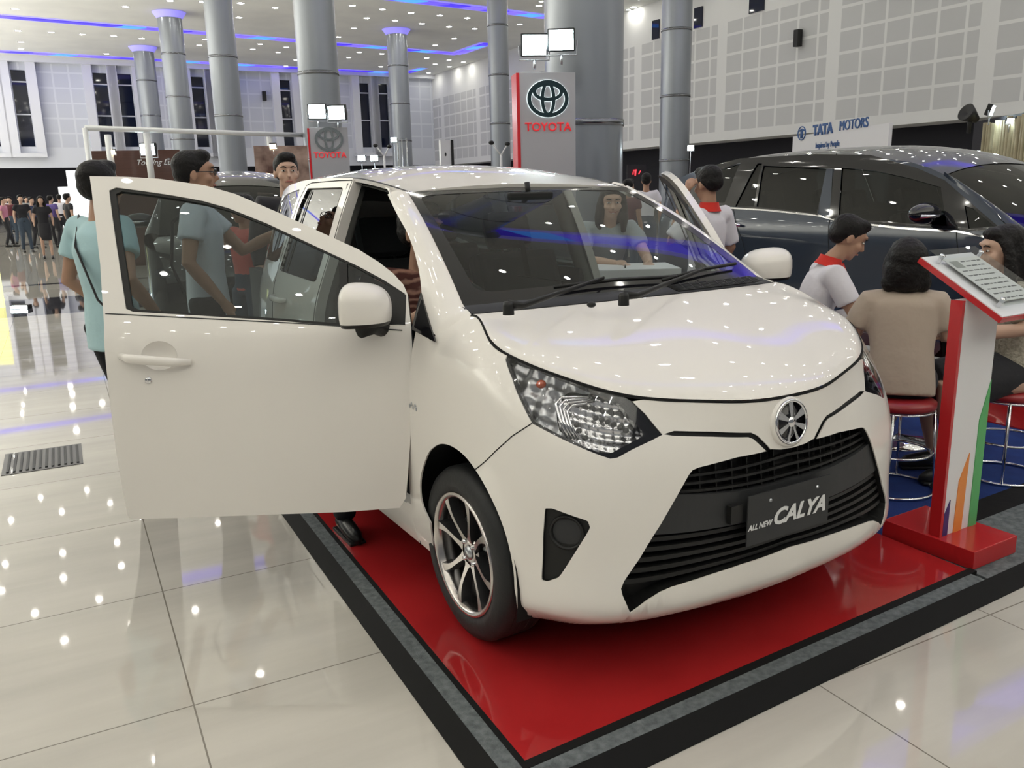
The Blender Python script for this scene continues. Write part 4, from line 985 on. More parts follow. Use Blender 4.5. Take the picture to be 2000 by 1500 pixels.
# ---- wheels
def wheel():
    w = bpy.data.objects.new('wheel', None); COL.objects.link(w); w.parent = car
    # local: axis X, outer face at -x
    R, r = 0.295, 0.205
    prof = [(r+0.002, 0.075), (r+0.03, 0.088), (0.262, 0.090), (R-0.010, 0.078), (R, 0.060), (R, -0.058), (R-0.010, -0.076), (0.262, -0.088), (0.235, -0.0905), (r+0.012, -0.088), (r+0.004, -0.080)]
    q = MB(); q.lathe([(a, b) for a, b in prof], 64, 0, None, 'X')
    for k in range(4): q.lathe([(R+0.001, -0.045+0.03*k-0.003), (R-0.0, -0.045+0.03*k), (R+0.001, -0.045+0.03*k+0.003)], 64, 0, None, 'X')
    q.build('tyre', 'rubber', w)
    q = MB(); q.lathe([(r+0.006, -0.082), (r+0.004, -0.090), (r-0.004, -0.090), (r-0.014, -0.082), (r-0.018, -0.060), (r-0.012, 0.07)], 64, 0, None, 'X'); q.build('rim_lip', 'alloy', w)
    q = MB(); q.lathe([(0.0001, 0.02), (0.11, 0.02), (0.19, 0.04), (r-0.012, 0.07)], 48, 0, None, 'X'); q.build('wheel_barrel', 'dark_alloy', w)
    q = MB(); q.lathe([(0.06, -0.02), (0.125, -0.02), (0.125, -0.008), (0.06, -0.008)], 48, 0, None, 'X'); q.build('brake_disc', 'steel', w)
    q = MB(); q.box((-0.045, -0.14, 0.03), (0.0, -0.06, 0.11), bev=0.01); q.build('brake_caliper', 'steel', w)
    # eight spokes, machined face with dark flanks
    fa, fl = MB(), MB(); rr = np.linspace(0.042, r-0.006, 12)
    for k in range(8):
        a0 = 2*math.pi*k/8+0.2; sw = 0.10 if k % 2 == 0 else -0.10; pts = []
        for i, q_ in enumerate(rr):
            f = i/(len(rr)-1); a = a0+sw*math.sin(f*math.pi)*0.8; wd = 0.0125-0.006*math.sin(f*math.pi)+0.004*f*f+(0.006 if i == 0 else 0); x = -0.070-0.012*f+0.010*(1-f)**2
            pts.append((a, q_, wd, x))
        v1 = []; v2 = []
        for a, q_, wd, x in pts:
            for sg in (-1, 1):
                c, s = math.cos(a), math.sin(a); y = q_*c-sg*wd*s; z = q_*s+sg*wd*c; v1.append((x, y, z))
                y2 = q_*c-sg*(wd+0.006)*s; z2 = q_*s+sg*(wd+0.006)*c; v2.append((x+0.035, y2, z2))
        n = len(pts); fa.add(v1, [(2*i, 2*i+1, 2*i+3, 2*i+2) for i in range(n-1)], 0, False)
        fl.add(v1+v2, [(2*i, 2*i+2, 2*n+2*i+2, 2*n+2*i) for i in range(n-1)]+[(2*i+1, 2*n+2*i+1, 2*n+2*i+3, 2*i+3) for i in range(n-1)], 0, False)
    fa.lathe([(0.0001, -0.056), (0.03, -0.058), (0.048, -0.058), (0.056, -0.050)], 32, 0, None, 'X')
    fl.lathe([(0.056, -0.050), (0.060, -0.03), (0.058, 0.02)], 32, 0, None, 'X')
    fa.build('spokes', 'alloy', w); fl.build('spoke_flanks', 'dark_alloy', w)
    q = MB(); q.lathe([(0.0001, -0.068), (0.020, -0.067), (0.025, -0.060)], 24, 0, None, 'X')
    q.build('centre_cap', 'steel', w)
    q = MB()
    for k in range(4):
        a = math.pi/4+k*math.pi/2; q.lathe([(0.0001, -0.066), (0.007, -0.066), (0.009, -0.056)], 10, 0, Matrix.Translation((0, 0.042*math.cos(a), 0.042*math.sin(a))), 'X')
    q.build('wheel_bolts', 'chrome', w)
    return w
wh = wheel(); wh.location = (-0.716, 0.0, 0.295)
for x, y in ((0.708, 0.0), (-0.705, 2.45), (0.705, 2.45)):
    c = copy_tree(wh, car); c.location = (x, y, 0.295); c.rotation_euler = (0.3, 0, math.pi if x > 0 else 0)
# arch liners and underbody
for s_ in (-1, 1):
    for cy in (0.0, 2.45):
        q = MB(); n = 24; vs = []
        for k in range(n+1):
            a = math.radians(-15+210*k/n)
            for x in (0.80 if cy == 0 else 0.75, 0.50): vs.append((s_*x, cy+0.355*math.cos(a), 0.30+0.372*math.sin(a)))
        fs = [(2*k, 2*k+1, 2*k+3, 2*k+2) for k in range(n)]; q.add(vs, fs, 0, True)
        q.box((s_*0.50-0.01, cy-0.36, 0.2), (s_*0.50+0.01, cy+0.36, 0.68)); q.build('wheel_arch_liner', 'dark_void', car)
q = MB(); q.box((-0.50, -0.45, 0.19), (0.50, 2.9, 0.26)); q.box((-0.72, 0.40, 0.20), (0.72, 2.05, 0.27)); q.box((-0.52, 2.84, 0.22), (0.52, 2.95, 0.5)); q.build('underbody', 'dark_void', car)
q = MB(); q.box((-0.68, 0.30, 0.27), (0.68, 0.36, 0.95)); q.box((-0.56, -0.42, 0.26), (0.56, -0.40, 0.75)); q.build('bulkhead', 'dark_void', car)
# ---- interior
q = MB(); n = 24; prof = [(0.20, 1.075), (0.30, 1.075), (0.48, 1.055), (0.60, 1.02), (0.66, 0.95), (0.64, 0.80), (0.58, 0.62), (0.42, 0.5)]
vs = [((-0.66+1.32*k/n), y+0.05*(1-((k/n)*2-1)**2)*0, z+0.012*math.cos((k/n-0.25)*9)*(1 if 2 < i < 5 else 0)) for i, (y, z) in enumerate(prof) for k in range(n+1)]
q.add(vs, [(i*(n+1)+k, i*(n+1)+k+1, (i+1)*(n+1)+k+1, (i+1)*(n+1)+k) for i in range(len(prof)-1) for k in range(n)], 0, True)
q.build('dashboard', 'grey_plastic', car)
SM = Matrix.Translation((-0.36, 0.80, 0.93)) @ Matrix.Rotation(math.radians(62), 4, 'X')
q = MB(); q.tube([(0.185*math.cos(a), 0.185*math.sin(a), 0) for a in np.linspace(0, 2*math.pi, 36, endpoint=False)], 0.014, 10, closed=True, mtx=SM)
q.box((-0.17, -0.02, -0.015), (0.17, 0.02, 0.005), 0, SM); q.box((-0.07, -0.06, -0.03), (0.07, 0.06, 0.012), 0, SM, bev=0.015); q.tube([(0, 0, -0.01), (0, -0.02, -0.22)], 0.035, 12, mtx=SM)
q.build('steering_wheel', 'black_plastic', car)
def seat(x, y, wd=0.25, name='seat'):
    s = bpy.data.objects.new(name, None); COL.objects.link(s); s.parent = car
    q = MB(); q.box((x-wd, y-0.25, 0.40), (x+wd, y+0.27, 0.60), bev=0.05); q.build('cushion', 'black_fabric', s)
    T = Matrix.Translation((x, y+0.27, 0.58)) @ Matrix.Rotation(math.radians(-20), 4, 'X')
    q = MB(); q.box((-wd, -0.07, 0.0), (wd, 0.07, 0.60), 0, T, bev=0.05); q.build('backrest', 'black_fabric', s)
    q = MB(); 
    for dx in ([0] if wd < 0.3 else [-0.35, 0.35]): q.box((dx-0.13, -0.05, 0.62), (dx+0.13, 0.05, 0.82), 0, T, bev=0.045); q.tube([(dx-0.05, 0, 0.56), (dx-0.05, 0, 0.64)], 0.007, 6, mtx=T); q.tube([(dx+0.05, 0, 0.56), (dx+0.05, 0, 0.64)], 0.007, 6, mtx=T)
    q.build('headrest', 'black_fabric', s)
seat(-0.36, 1.12); seat(0.36, 1.12); seat(0.0, 1.98, 0.60, 'rear_seat')
for s_ in (-1, 1):
    q = MB(); q.box((s_*0.70-0.03, 1.40, 0.30), (s_*0.70+0.03, 2.85, 1.05)); q.build('inner_panel', 'grey_plastic', car)
    q = MB(); T = 0
    q.tube([(s_*0.735, 1.43, 0.30), (s_*0.735, 1.43, 1.0), (s_*0.62, 1.44, 1.30), (s_*0.545, 1.45, 1.50)], 0.045, 8); q.build('b_pillar_trim', 'headliner', car)
q = MB(); q.box((-0.11, 0.80, 1.40), (0.11, 0.825, 1.46), bev=0.008); q.tube([(0, 0.83, 1.45), (0, 0.84, 1.50)], 0.012, 8); q.build('rear_view_mirror', 'black_plastic', car)
# ---- front doors (opened about a vertical hinge line)
HX, HY = -0.80, 0.33
def door_tf(deg, m):
    c, s = math.cos(math.radians(deg)), math.sin(math.radians(deg))
    def f(P):
        P = np.atleast_2d(P).astype(float)
        if m: P = P*[-1, 1, 1]
        x = P[:, 0]-HX; y = P[:, 1]-HY; Q = np.stack([HX+x*c-y*s, HY+x*s+y*c, P[:, 2]], 1)
        if m: Q = Q*[-1, 1, 1]
        return Q
    return f
def tmtx(deg, m):
    R = Matrix.Translation((HX, HY, 0)) @ Matrix.Rotation(math.radians(deg), 4, 'Z') @ Matrix.Translation((-HX, -HY, 0))
    if m: S = Matrix.Diagonal((-1, 1, 1, 1)); return S @ R
    return R
fR = door_tf(60.5, False)
DO = [S_SIDE.pick(a, b, xform=fR) for a, b in [(175,344),(240,345),(310,349),(400,362),(460,379),(550,418),(610,446),(700,487),(740,512),(768,534),(788,556),(796,575)]]
DOOR = DO+[(0.337, 1.09), (0.330, 1.02), (0.325, 0.9), (0.35, 0.60), (0.375, 0.40), (0.40, 0.362), (0.6, 0.352), (1.20, 0.348), (1.36, 0.348), (1.374, 0.36), (1.380, 0.6), (1.382, 0.85), (1.388, 1.05), (1.41, 1.25), (1.435, 1.40), (1.455, 1.50)]
DW = [S_SIDE.pick(a, b, xform=fR) for a, b in [(213,372),(226,366),(280,373),(340,382),(395,392),(445,406),(520,436),(610,478),(700,520),(750,547),(793,575)]]+[(0.350, 1.125), (0.352, 1.024)]+[S_SIDE.pick(a, b, xform=fR) for a, b in [(670,637),(550,627),(400,617),(260,609),(246,603)]]
DW = [p for p in DW]
for m, deg in ((False, 60.5), (True, 35.0)):
    tf = door_tf(deg, m)
    kw = dict(mirror=m, xform=tf) if False else {}
    def X(P, m=m, tf=tf): return tf(P)
    # geometry is built on the right-hand surface, mirrored first when m, then swung
    class _: pass
    sc = S_SIDE.pick(311, 695, xform=fR); SCP = [(sc[0]+0.062*math.cos(2*math.pi*k/24), sc[1]+0.050*math.sin(2*math.pi*k/24)) for k in range(24)]
    dr = panel('front_door', S_SIDE, DOOR, 'white_paint', car, holes=[DW, SCP], step=SST, flange=0.03, mirror=m, xform=tf)
    seal = panel('window_seal', S_SIDE, DW, 'black_plastic', dr, holes=[grow(DW, 0.955)], step=SST, flange=0.01, off=-0.004, mirror=m, xform=tf)
    panel('window_glass', S_SIDE, DW, 'window_glass', dr, step=SST, flange=0.0, off=-0.012, mirror=m, xform=tf)
    T = tmtx(deg, m)
    # inner trim and shell
    q = MB(); pts = [p for p in DOOR if p[1] < 1.06]
    panel('door_trim', S_SIDE, [(0.345, 1.0), (0.35, 0.9), (0.37, 0.60), (0.40, 0.40), (1.36, 0.38), (1.365, 0.85), (1.37, 1.05)], 'grey_plastic', dr, step=SST, flange=0.0, thick=0.0, off=-0.055, mirror=m, xform=tf)
    panel('frame_inner', S_SIDE, DOOR, 'black_plastic', dr, holes=[DW], step=SST, flange=0.0, off=-0.048, mirror=m, xform=tf)
    q = MB(); ribbon(q, S_SIDE, [(0.56, 1.03), (0.565, 1.235)], 0.028, off=-0.006, mirror=m, xform=tf); q.build('window_divider', 'black_plastic', dr)
    # black sail panel under the mirror
    SAIL = [(0.345, 1.12), (0.35, 1.022), (0.53, 1.036), (0.50, 1.20)]
    panel('mirror_sail', S_SIDE, SAIL, 'black_plastic', dr, step=(0.04, 0.03), flange=0.004, off=0.002, mirror=m, xform=tf)
    # belt moulding line
    q = MB(); ribbon(q, S_SIDE, [(0.36, 1.004), (0.7, 1.035), (1.0, 1.057), (1.385, 1.085)], 0.004, off=0.0008, mirror=m, xform=tf); q.build('waist_line', 'grey_plastic', dr)
    # handle with scoop, lock
    hp = [S_SIDE.pick(a, b, xform=fR) for a, b in ((236,693),(256,695),(300,698),(345,702),(374,704))]
    def wpt(y, z, o): return Vector((-(sx(y, z)+o), y, z))
    hp = [(hp[0][0], hp[0][1])]+[(p[0], p[1]) for p in hp[1:]]
    q = MB(); q.tube([wpt(y, z-0.004, o) for (y, z), o in zip(hp, (0.006, 0.030, 0.036, 0.032, 0.008))], [0.012, 0.016, 0.017, 0.016, 0.011], 12, flat=0.75, mtx=T); q.build('door_handle', 'white_paint', dr)
    sc = S_SIDE.pick(311, 695, xform=fR); PP = wpt(sc[0], sc[1], 0.0)
    q = MB(); ring = []
    for k in range(24):
        a = 2*math.pi*k/24; ring.append(wpt(sc[0]+0.062*math.cos(a), sc[1]+0.050*math.sin(a), 0.0004))
    ctr = wpt(sc[0], sc[1], -0.022); mid = [wpt(sc[0]+0.045*math.cos(2*math.pi*k/24), sc[1]+0.036*math.sin(2*math.pi*k/24), -0.014) for k in range(24)]
    q.add(ring+mid+[ctr], [(k, (k+1) % 24, 24+(k+1) % 24, 24+k) for k in range(24)]+[(24+k, 24+(k+1) % 24, 48) for k in range(24)], 0, True, T); q.build('handle_scoop', 'white_paint', dr)
    lk = S_SIDE.pick(290, 743, xform=fR); LT = T @ Matrix.Translation(wpt(lk[0], lk[1], 0.0)) @ Matrix.Rotation(math.radians(-90), 4, 'Y')
    q = MB(); q.lathe([(0.0001, 0.006), (0.009, 0.006), (0.012, 0.003), (0.013, -0.002)], 16, 0, LT); q.box((-0.006, -0.0012, 0.006), (0.006, 0.0012, 0.0075), 0, LT); q.build('key_lock', 'chrome', dr)
    # side mirror
    mbm = MB()
    mc = S_SIDE.pick(735, 600, xform=fR)
    # work in swung frame of the right door: centre from the photo at a lateral distance
    c0 = Vector(fR(np.array([[-(sx(mc[0], mc[1])+0.12), mc[0], mc[1]]]))[0])
    mir_u = (0.40, 1.085)
    base = wpt(0.42, 1.045, 0.0)
    ctrp = base+Vector((-0.145, 0.07, 0.055))
    MH = (0.115, 0.115, 0.088)
    nn, mm = 28, 18; vs = []
    for j in range(mm+1):
        ph = -math.pi/2+math.pi*j/mm
        for k in range(nn):
            a = 2*math.pi*k/nn; c_, s_ = math.cos(ph)*math.cos(a), math.cos(ph)*math.sin(a)
            f = lambda v, e: math.copysign(abs(v)**e, v)
            x = f(c_, 0.75)*MH[0]; y = f(s_, 0.8)*MH[1]*(1.0 if s_ < 0 else 0.42); z = f(math.sin(ph), 0.75)*MH[2]
            z = z if z > 0 else max(z, -0.052); z += -0.10*x*(1 if z > 0 else 0.2); y += 0.10*abs(x)
            vs.append(ctrp+Vector((x, y, z)))
    fs = [(j*nn+k, j*nn+(k+1) % nn, (j+1)*nn+(k+1) % nn, (j+1)*nn+k) for j in range(mm) for k in range(nn)]
    side_m = bpy.data.objects.new('side_mirror', None); COL.objects.link(side_m); side_m.parent = dr
    top = [f_ for f_ in fs if sum(vs[i].z for i in f_)/4 > ctrp.z-0.040]; bot = [f_ for f_ in fs if f_ not in set(top)]
    mi = []
    side = MB(); side.add(vs, top, 0, True, T); side.add(vs, bot, 1, True, T)
    bpy.data.objects.remove(side_m)
    side.tube([base+Vector((0.01, 0, -0.03)), base+Vector((-0.05, 0.03, -0.012)), base+Vector((-0.13, 0.06, 0.0))], [0.040, 0.034, 0.045], 12, 1, mtx=T, flat=0.6)
    side.build('side_mirror', ['white_paint', 'black_plastic'], dr)

q = MB(); bpk = [S_FRONT.pick(a, b, box=BOXF) for a, b in ((798,786),(801,792),(804,789),(807,796),(811,793),(813,799))]
for u_, v_ in bpk: P, N = S_FRONT.ev([u_], [v_], True); q.ellipsoid(P[0]+N[0]*.001, (.002, .006, .008), 8, 6)
q.build('side_badge', 'steel', car)
# ------------------------------------------------------------------ the dark blue people carrier behind the table
OI = np.array([4.6, 0.85, 0.0])
blue = thing('car', 'dark blue people carrier seen from its side behind the salesman', 'car', tuple(OI))
def adopt(o):      # world-space mesh under the car's empty
    if o is not None and o.parent is blue: o.matrix_parent_inverse = Matrix.Translation(-Vector(OI))
    return o
IZ = [0.15, 0.25, 0.40, 0.60, 0.80, 1.00, 1.12, 1.20, 1.40, 1.60, 1.70]
IX = [.84, .875, .90, .905, .90, .90, .885, .855, .775, .690, .62]
IWY = [-0.9, -0.7, -0.4, 0.0, 0.4, 2.8, 3.3, 3.6, 3.72]; IWF = [.62, .84, .95, .99, 1.0, 1.0, .955, .86, .72]
def ix(y, z):
    y = np.asarray(y, float); z = np.asarray(z, float)
    return pchip(IZ, IX, np.clip(z, .15, 1.7).ravel()).reshape(z.shape)*pchip(IWY, IWF, np.clip(y, -.9, 3.72).ravel()).reshape(y.shape)
ys = np.linspace(-0.9, 3.72, 170); zs = np.linspace(0.18, 1.70, 110); YY, ZZ = np.meshgrid(ys, zs, indexing='ij')
class SurfW(Surf): pass
def worldsurf(G, U, V, cen):
    s = Surf(U, V, G+OI); 
    if (s.N*(s.G-(OI+np.array(cen)))).sum() < 0: s.N = -s.N
    return s
S_I = worldsurf(np.stack([-ix(YY, ZZ), YY, ZZ], 2), ys, zs, (0, 1.2, .7))
IRY = [.55, .75, 1.0, 1.4, 2.0, 2.6, 3.1, 3.45, 3.62]; IRZ = [1.50, 1.575, 1.625, 1.655, 1.66, 1.65, 1.61, 1.54, 1.46]; IRC = [1.58, 1.66, 1.715, 1.755, 1.765, 1.75, 1.70, 1.62, 1.52]
yy = np.linspace(0, 1, 70); tt = np.linspace(-1, 1, 61); G = np.zeros((61, 70, 3))
for i, t_ in enumerate(tt):
    y0 = 0.55+0.16*(t_*t_)*0; Y = y0+(3.62-y0)*yy; zr = pchip(IRY, IRZ, Y); zc = pchip(IRY, IRC, Y); G[i, :, 0] = -ix(Y, zr)*t_; G[i, :, 1] = Y; G[i, :, 2] = zr+(zc-zr)*(1-abs(t_)**2.3)
S_IR = worldsurf(G, tt, yy, (0, 1.2, .7))
G = np.zeros((41, 30, 3)); tt = np.linspace(-1, 1, 41); vv = np.linspace(0, 1, 30)
for i, t_ in enumerate(tt):
    b = np.array([-.74*t_, -.28+.18*t_*t_, 1.10]); tp_ = np.array([-float(ix(np.array([.56]), np.array([1.50]))[0])*t_, .56, 1.50+.08*(1-abs(t_)**2.3)])
    for j, v in enumerate(vv): q_ = b+(tp_-b)*v; q_[2] += .10*v*(1-v); G[i, j] = q_
S_IW = worldsurf(G, tt, vv, (0, 1.2, .7))
IST = (0.09, 0.05)
def ipk(pts): return [S_I.pick(a, b) for a, b in pts]
GREEN = pmat('blue_trim', (0.018, 0.035, 0.065), .3, coat=1.0)
qg = ipk([(1375,398),(1392,350),(1408,331),(1448,318),(1432,352),(1416,396)]); sg_ = ipk([(1436,404),(1480,320),(1489,320),(1473,404)]); rg = ipk([(1478,404),(1492,324),(1614,330),(1596,417)])
fg = ipk([(1638,427),(1645,328),(1710,334),(1775,348),(1838,366),(1842,392),(1850,442)]); tg = ipk([(1884,402),(1902,408),(1942,442),(1892,447)])
vis = ipk([(1345,372),(1390,325),(1445,310),(1590,297),(1700,303),(1790,328),(1845,352),(1985,470),(1945,452),(1880,450),(1640,432),(1596,421),(1420,402),(1360,402)])
topI = [(y, float(np.interp(y, IRY, IRZ))+.003) for y in np.linspace(.56, 3.60, 24)]
bodyI = [(-.88, .95), (-.5, 1.03), (-.2, 1.08), (-.05, 1.13), (.25, 1.33), (.56, 1.50)]+topI+[(3.70, 1.2), (3.72, .9), (3.70, .35), (3.4, .26)]+arc(2.75, .33, .37, .375, -8, 188)+[(2.35, .22), (.42, .22)]+arc(0, .33, .37, .375, -8, 188)+[(-.6, .25), (-.88, .3)]
for m in (0, 1):
    def XF(P, m=m):
        return P if not m else np.stack([2*OI[0]-np.atleast_2d(P)[:, 0], np.atleast_2d(P)[:, 1], np.atleast_2d(P)[:, 2]], 1)
    kw = dict(xform=XF) if m else {}
    bs = adopt(panel('body_side', S_I, bodyI, 'blue_paint', blue, holes=[qg, sg_, rg, fg, tg], step=IST, flange=0, **kw))
    for nm, pg in (('quarter_window', qg), ('fixed_window', sg_), ('rear_window_glass', rg), ('front_window_glass', fg), ('corner_window', tg)):
        adopt(panel(nm, S_I, pg, 'dark_glass', blue, step=IST, flange=0, off=-.006, **kw))
    if m == 0:
        adopt(panel('window_surround', S_I, vis, 'gloss_black', blue, holes=[qg, sg_, rg, fg, tg, ipk([(1608,330),(1630,330),(1620,424),(1598,420)])], step=IST, flange=0, off=.004))
        q = MB()
        for a in ([(1634,300),(1622,424),(1626,600)], [(1432,404),(1450,470),(1470,560)], [(1868,452),(1876,520),(1880,600)]): ribbon(q, S_I, ipk(a), .006, xform=lambda P: P)
        adopt(q.build('door_gap', 'dark_void', blue))
        q = MB(); ribbon(q, S_I, ipk([(1420,406),(1500,411),(1598,421),(1640,432),(1760,446),(1870,452),(1940,466)]), .014, off=.004, xform=lambda P: P); adopt(q.build('waist_line', 'chrome', blue))
        for pa in ([(1418,438),(1428,436),(1438,437),(1450,440)],):
            pts = [S_I.ev(*[[c] for c in S_I.pick(a, b)])[0]+np.array([-.03, 0, 0]) for a, b in pa]; q = MB(); q.tube(pts, [.012, .016, .016, .010], 10); adopt(q.build('door_handle', 'chrome', blue))
        c = np.array(at_depth(1806, 417, 5.9)); 
        q = MB(); q.ellipsoid(c, (.15, .085, .075), 24, 14); adopt(q.build('side_mirror', 'gloss_black', blue)); q = MB(); q.tube([tuple(c+np.array([-.13, -.06, -.015])), tuple(c+np.array([0, -.092, -.018])), tuple(c+np.array([.13, -.05, -.010]))], .012, 8); adopt(q.build('mirror_strip', 'chrome', blue))
        q = MB(); q.tube([tuple(c+np.array([.10, .02, -.03])), tuple(c+np.array([.22, .06, -.09]))], .035, 10); adopt(q.build('mirror_foot', 'gloss_black', blue))
adopt(panel('roof', S_IR, [(-1, 0), (1, 0), (1, 1), (-1, 1)], 'blue_paint', blue, step=(.08, .05), flange=0))
adopt(panel('windshield', S_IW, [(-1, 0), (1, 0), (1, 1), (-1, 1)], 'dark_glass', blue, step=(.1, .08), flange=0))
for s_ in (-1, 1):
    G = np.zeros((20, 6, 3)); vv2 = np.linspace(0, 1, 20); inn = S_IW.ev(np.full(20, float(-s_)), vv2)-OI; oy = np.linspace(-.12, .56, 20); oz = np.linspace(1.10, 1.50, 20); out = np.stack([s_*ix(oy, oz), oy, oz], 1)
    for j in range(6): f = j/5; G[:, j] = inn+(out-inn)*f+np.array([s_*.3, -.4, .8])*.03*math.sin(math.pi*f)
    sfp = worldsurf(G, vv2, np.linspace(0, 1, 6), (0, 1.2, .7)); adopt(panel('a_pillar', sfp, [(0, 0), (1, 0), (1, 1), (0, 1)], 'blue_paint', blue, step=(.08, .2), flange=0))
# bonnet, nose, tail, floor
q = MB(); n = 20; rows = [(-.28, 1.09, .74), (-.5, 1.05, .76), (-.72, .98, .72), (-.86, .88, .66), (-.93, .70, .64), (-.95, .45, .64), (-.92, .25, .62)]
vs = [((-1+2*k/n)*w+OI[0], y-.10*(1-(-1+2*k/n)**2)+OI[1], z+.03*(1-(-1+2*k/n)**2)) for y, z, w in rows for k in range(n+1)]
q.add(vs, [(i*(n+1)+k, i*(n+1)+k+1, (i+1)*(n+1)+k+1, (i+1)*(n+1)+k) for i in range(len(rows)-1) for k in range(n)], 0, True); adopt(q.build('hood', 'blue_paint', blue))
q = MB(); q.box((OI[0]-.62, OI[1]+3.55, .3), (OI[0]+.62, OI[1]+3.68, 1.48)); adopt(q.build('tailgate', 'blue_paint', blue))
q = MB(); q.box((OI[0]-.8, OI[1]-.4, .2), (OI[0]+.8, OI[1]+3.4, .35)); q.box((OI[0]-.75, OI[1]+.0, .35), (OI[0]+.75, OI[1]+.1, 1.05)); adopt(q.build('underbody', 'dark_void', blue))
for x, y in ((-.36, 1.1), (.36, 1.1), (-.36, 2.0), (.36, 2.0)):
    T = Matrix.Translation((OI[0]+x, OI[1]+y+.25, .6)) @ Matrix.Rotation(math.radians(-18), 4, 'X'); q = MB(); q.box((-.24, -.07, 0), (.24, .07, .62), 0, T, bev=.05); q.box((-.13, -.05, .64), (.13, .05, .84), 0, T, bev=.04); adopt(q.build('seat', 'black_fabric', blue))
for x, y in ((-.80, 0), (.80, 0), (-.80, 2.75), (.80, 2.75)):
    w = copy_tree(wh, blue); w.matrix_parent_inverse = Matrix.Translation(-Vector(OI)); w.location = (OI[0]+x, OI[1]+y, .295); w.rotation_euler = (.1, 0, math.pi if x > 0 else 0); w.scale = (1.05, 1.1, 1.1); w.location.z = .325
for s_ in (-1, 1):
    for cy in (0, 2.75):
        q = MB(); vs = []
        for k in range(21):
            a = math.radians(-15+210*k/20)
            for x in (.87, .55): vs.append((OI[0]+s_*x, OI[1]+cy+.37*math.cos(a), .33+.385*math.sin(a)))
        q.add(vs, [(2*k, 2*k+1, 2*k+3, 2*k+2) for k in range(20)], 0, True); adopt(q.build('wheel_arch_liner', 'dark_void', blue))
# the black car far behind the open door: same make-up, its own paint
blk = copy_tree(blue); blk['label'] = 'black people carrier behind the man with glasses, only its roof and glass showing'
pb = at_depth(505, 332, 9.6)
pb = at_depth(452, 350, 8.6)
blk.rotation_euler = (0, 0, math.radians(-14)); blk.location = (pb[0], pb[1], 0)
pmat('black_paint', (0.004, 0.004, 0.005), .25, coat=1.0)
def repaint(o):
    if o.type == 'MESH' and o.data.materials and o.data.materials[0] and o.data.materials[0].name in ('blue_paint',):
        o.data = o.data.copy(); o.data.materials[0] = MATS['black_paint']
    for c in o.children: repaint(c)
repaint(blk)
print('blackcar', project(np.array([list(blk.matrix_world.to_translation())])))
# red floor panel under the dark blue car
tag(MB().box((3.15, -1.2, FLOOR_Z+.002), (6.2, 4.6, -.004)).build('floor_panel', 'red_gloss'), 'red floor panel under the dark blue car', 'platform')
# ------------------------------------------------------------------ car fixes of placement are in 20; props around the stand
pmat('sign_grey', (0.50, 0.50, 0.53), 0.35, metal=0.3); pmat('sign_red', (0.70, 0.02, 0.03), 0.35); pmat('sign_red_lit', (0.7, 0.02, 0.03), 0.4, emit=(1, 0.05, 0.06), estr=0.35)
pmat('halo', (1, 1, 1), 0.5, emit=(0.85, 1.0, 1.0), estr=0.9); pmat('emblem_dark', (0.03, 0.06, 0.07), 0.25, metal=0.5); pmat('emblem_mid', (0.30, 0.33, 0.34), 0.25, metal=0.9)
pmat('flood', (1, 1, 1), 0.5, emit=(0.80, 0.97, 1.0), estr=45); pmat('flood_warm', (1, 1, 1), 0.5, emit=(1, 0.72, 0.42), estr=30); pmat('lit_panel', (1, 1, 1), 0.5, emit=(0.75, 0.85, 1.0), estr=0.5); pmat('lit_disc', (1, 1, 1), 0.5, emit=(0.9, 0.97, 1.0), estr=5)
def sign(px, py_top, D, wpx, rot, label, dark_y, dz, lamps, ec, er, ty, tw, emb_mat, halo=True):
    W_ = wpx*D/CF/math.cos(rot); C0 = at_depth(px, py_top, D); H = C0[2]-FLOOR_Z
    t = thing('brand_sign', label, 'sign', (C0[0], C0[1], FLOOR_Z), -CYAW+rot)
    Z = lambda y: at_depth(px, y, D)[2]-FLOOR_Z
    q = MB(); q.box((-W_/2, 0, 0), (W_/2, .24, H), bev=.004); q.build('sign_body', 'sign_grey', t)
    q = MB(); q.box((-W_/2-.035, -.012, 0), (-W_/2, .25, H-.01)); q.build('red_side', 'sign_red', t)
    q = MB(); q.box((-W_/2+.004, -.006, 0), (W_/2-.004, -.001, Z(dark_y))); q.build('lower_panel', 'emblem_mid' if False else 'sign_grey', t)
    ez = Z(ec); R = er*D/CF
    fm = Matrix.Translation((0.0, -.012, ez)) @ Matrix(((1,0,0,0),(0,0,-1,0),(0,1,0,0),(0,0,0,1)))
    if halo:
        h_ = emblem_mesh(R, .004, R*.125, .82); h_ = h_.build('emblem_glow', 'halo', t); h_.matrix_local = fm @ Matrix.Translation((0, 0, -.004))
    e_ = emblem_mesh(R, .012, R*.098, .82).build('emblem', emb_mat, t); e_.matrix_local = fm
    tz = Z(ty); tm = text_mesh('TOYOTA', 1.0, 0.0, xs=1.0, bold=.012); xs_ = [v.co.x for v in tm.vertices]; s_ = (tw*D/CF/math.cos(rot))/(max(xs_)-min(xs_)); tm.transform(Matrix.Scale(s_, 4))
    tb = tm.copy()
    o = link('lettering', tm, 'sign_red_lit', t); o.matrix_local = Matrix.Translation((0, -.016, tz)) @ Matrix(((1,0,0,0),(0,0,-1,0),(0,1,0,0),(0,0,0,1))); add_mod(o, 'SOLIDIFY', thickness=.010)
    return t, H, W_
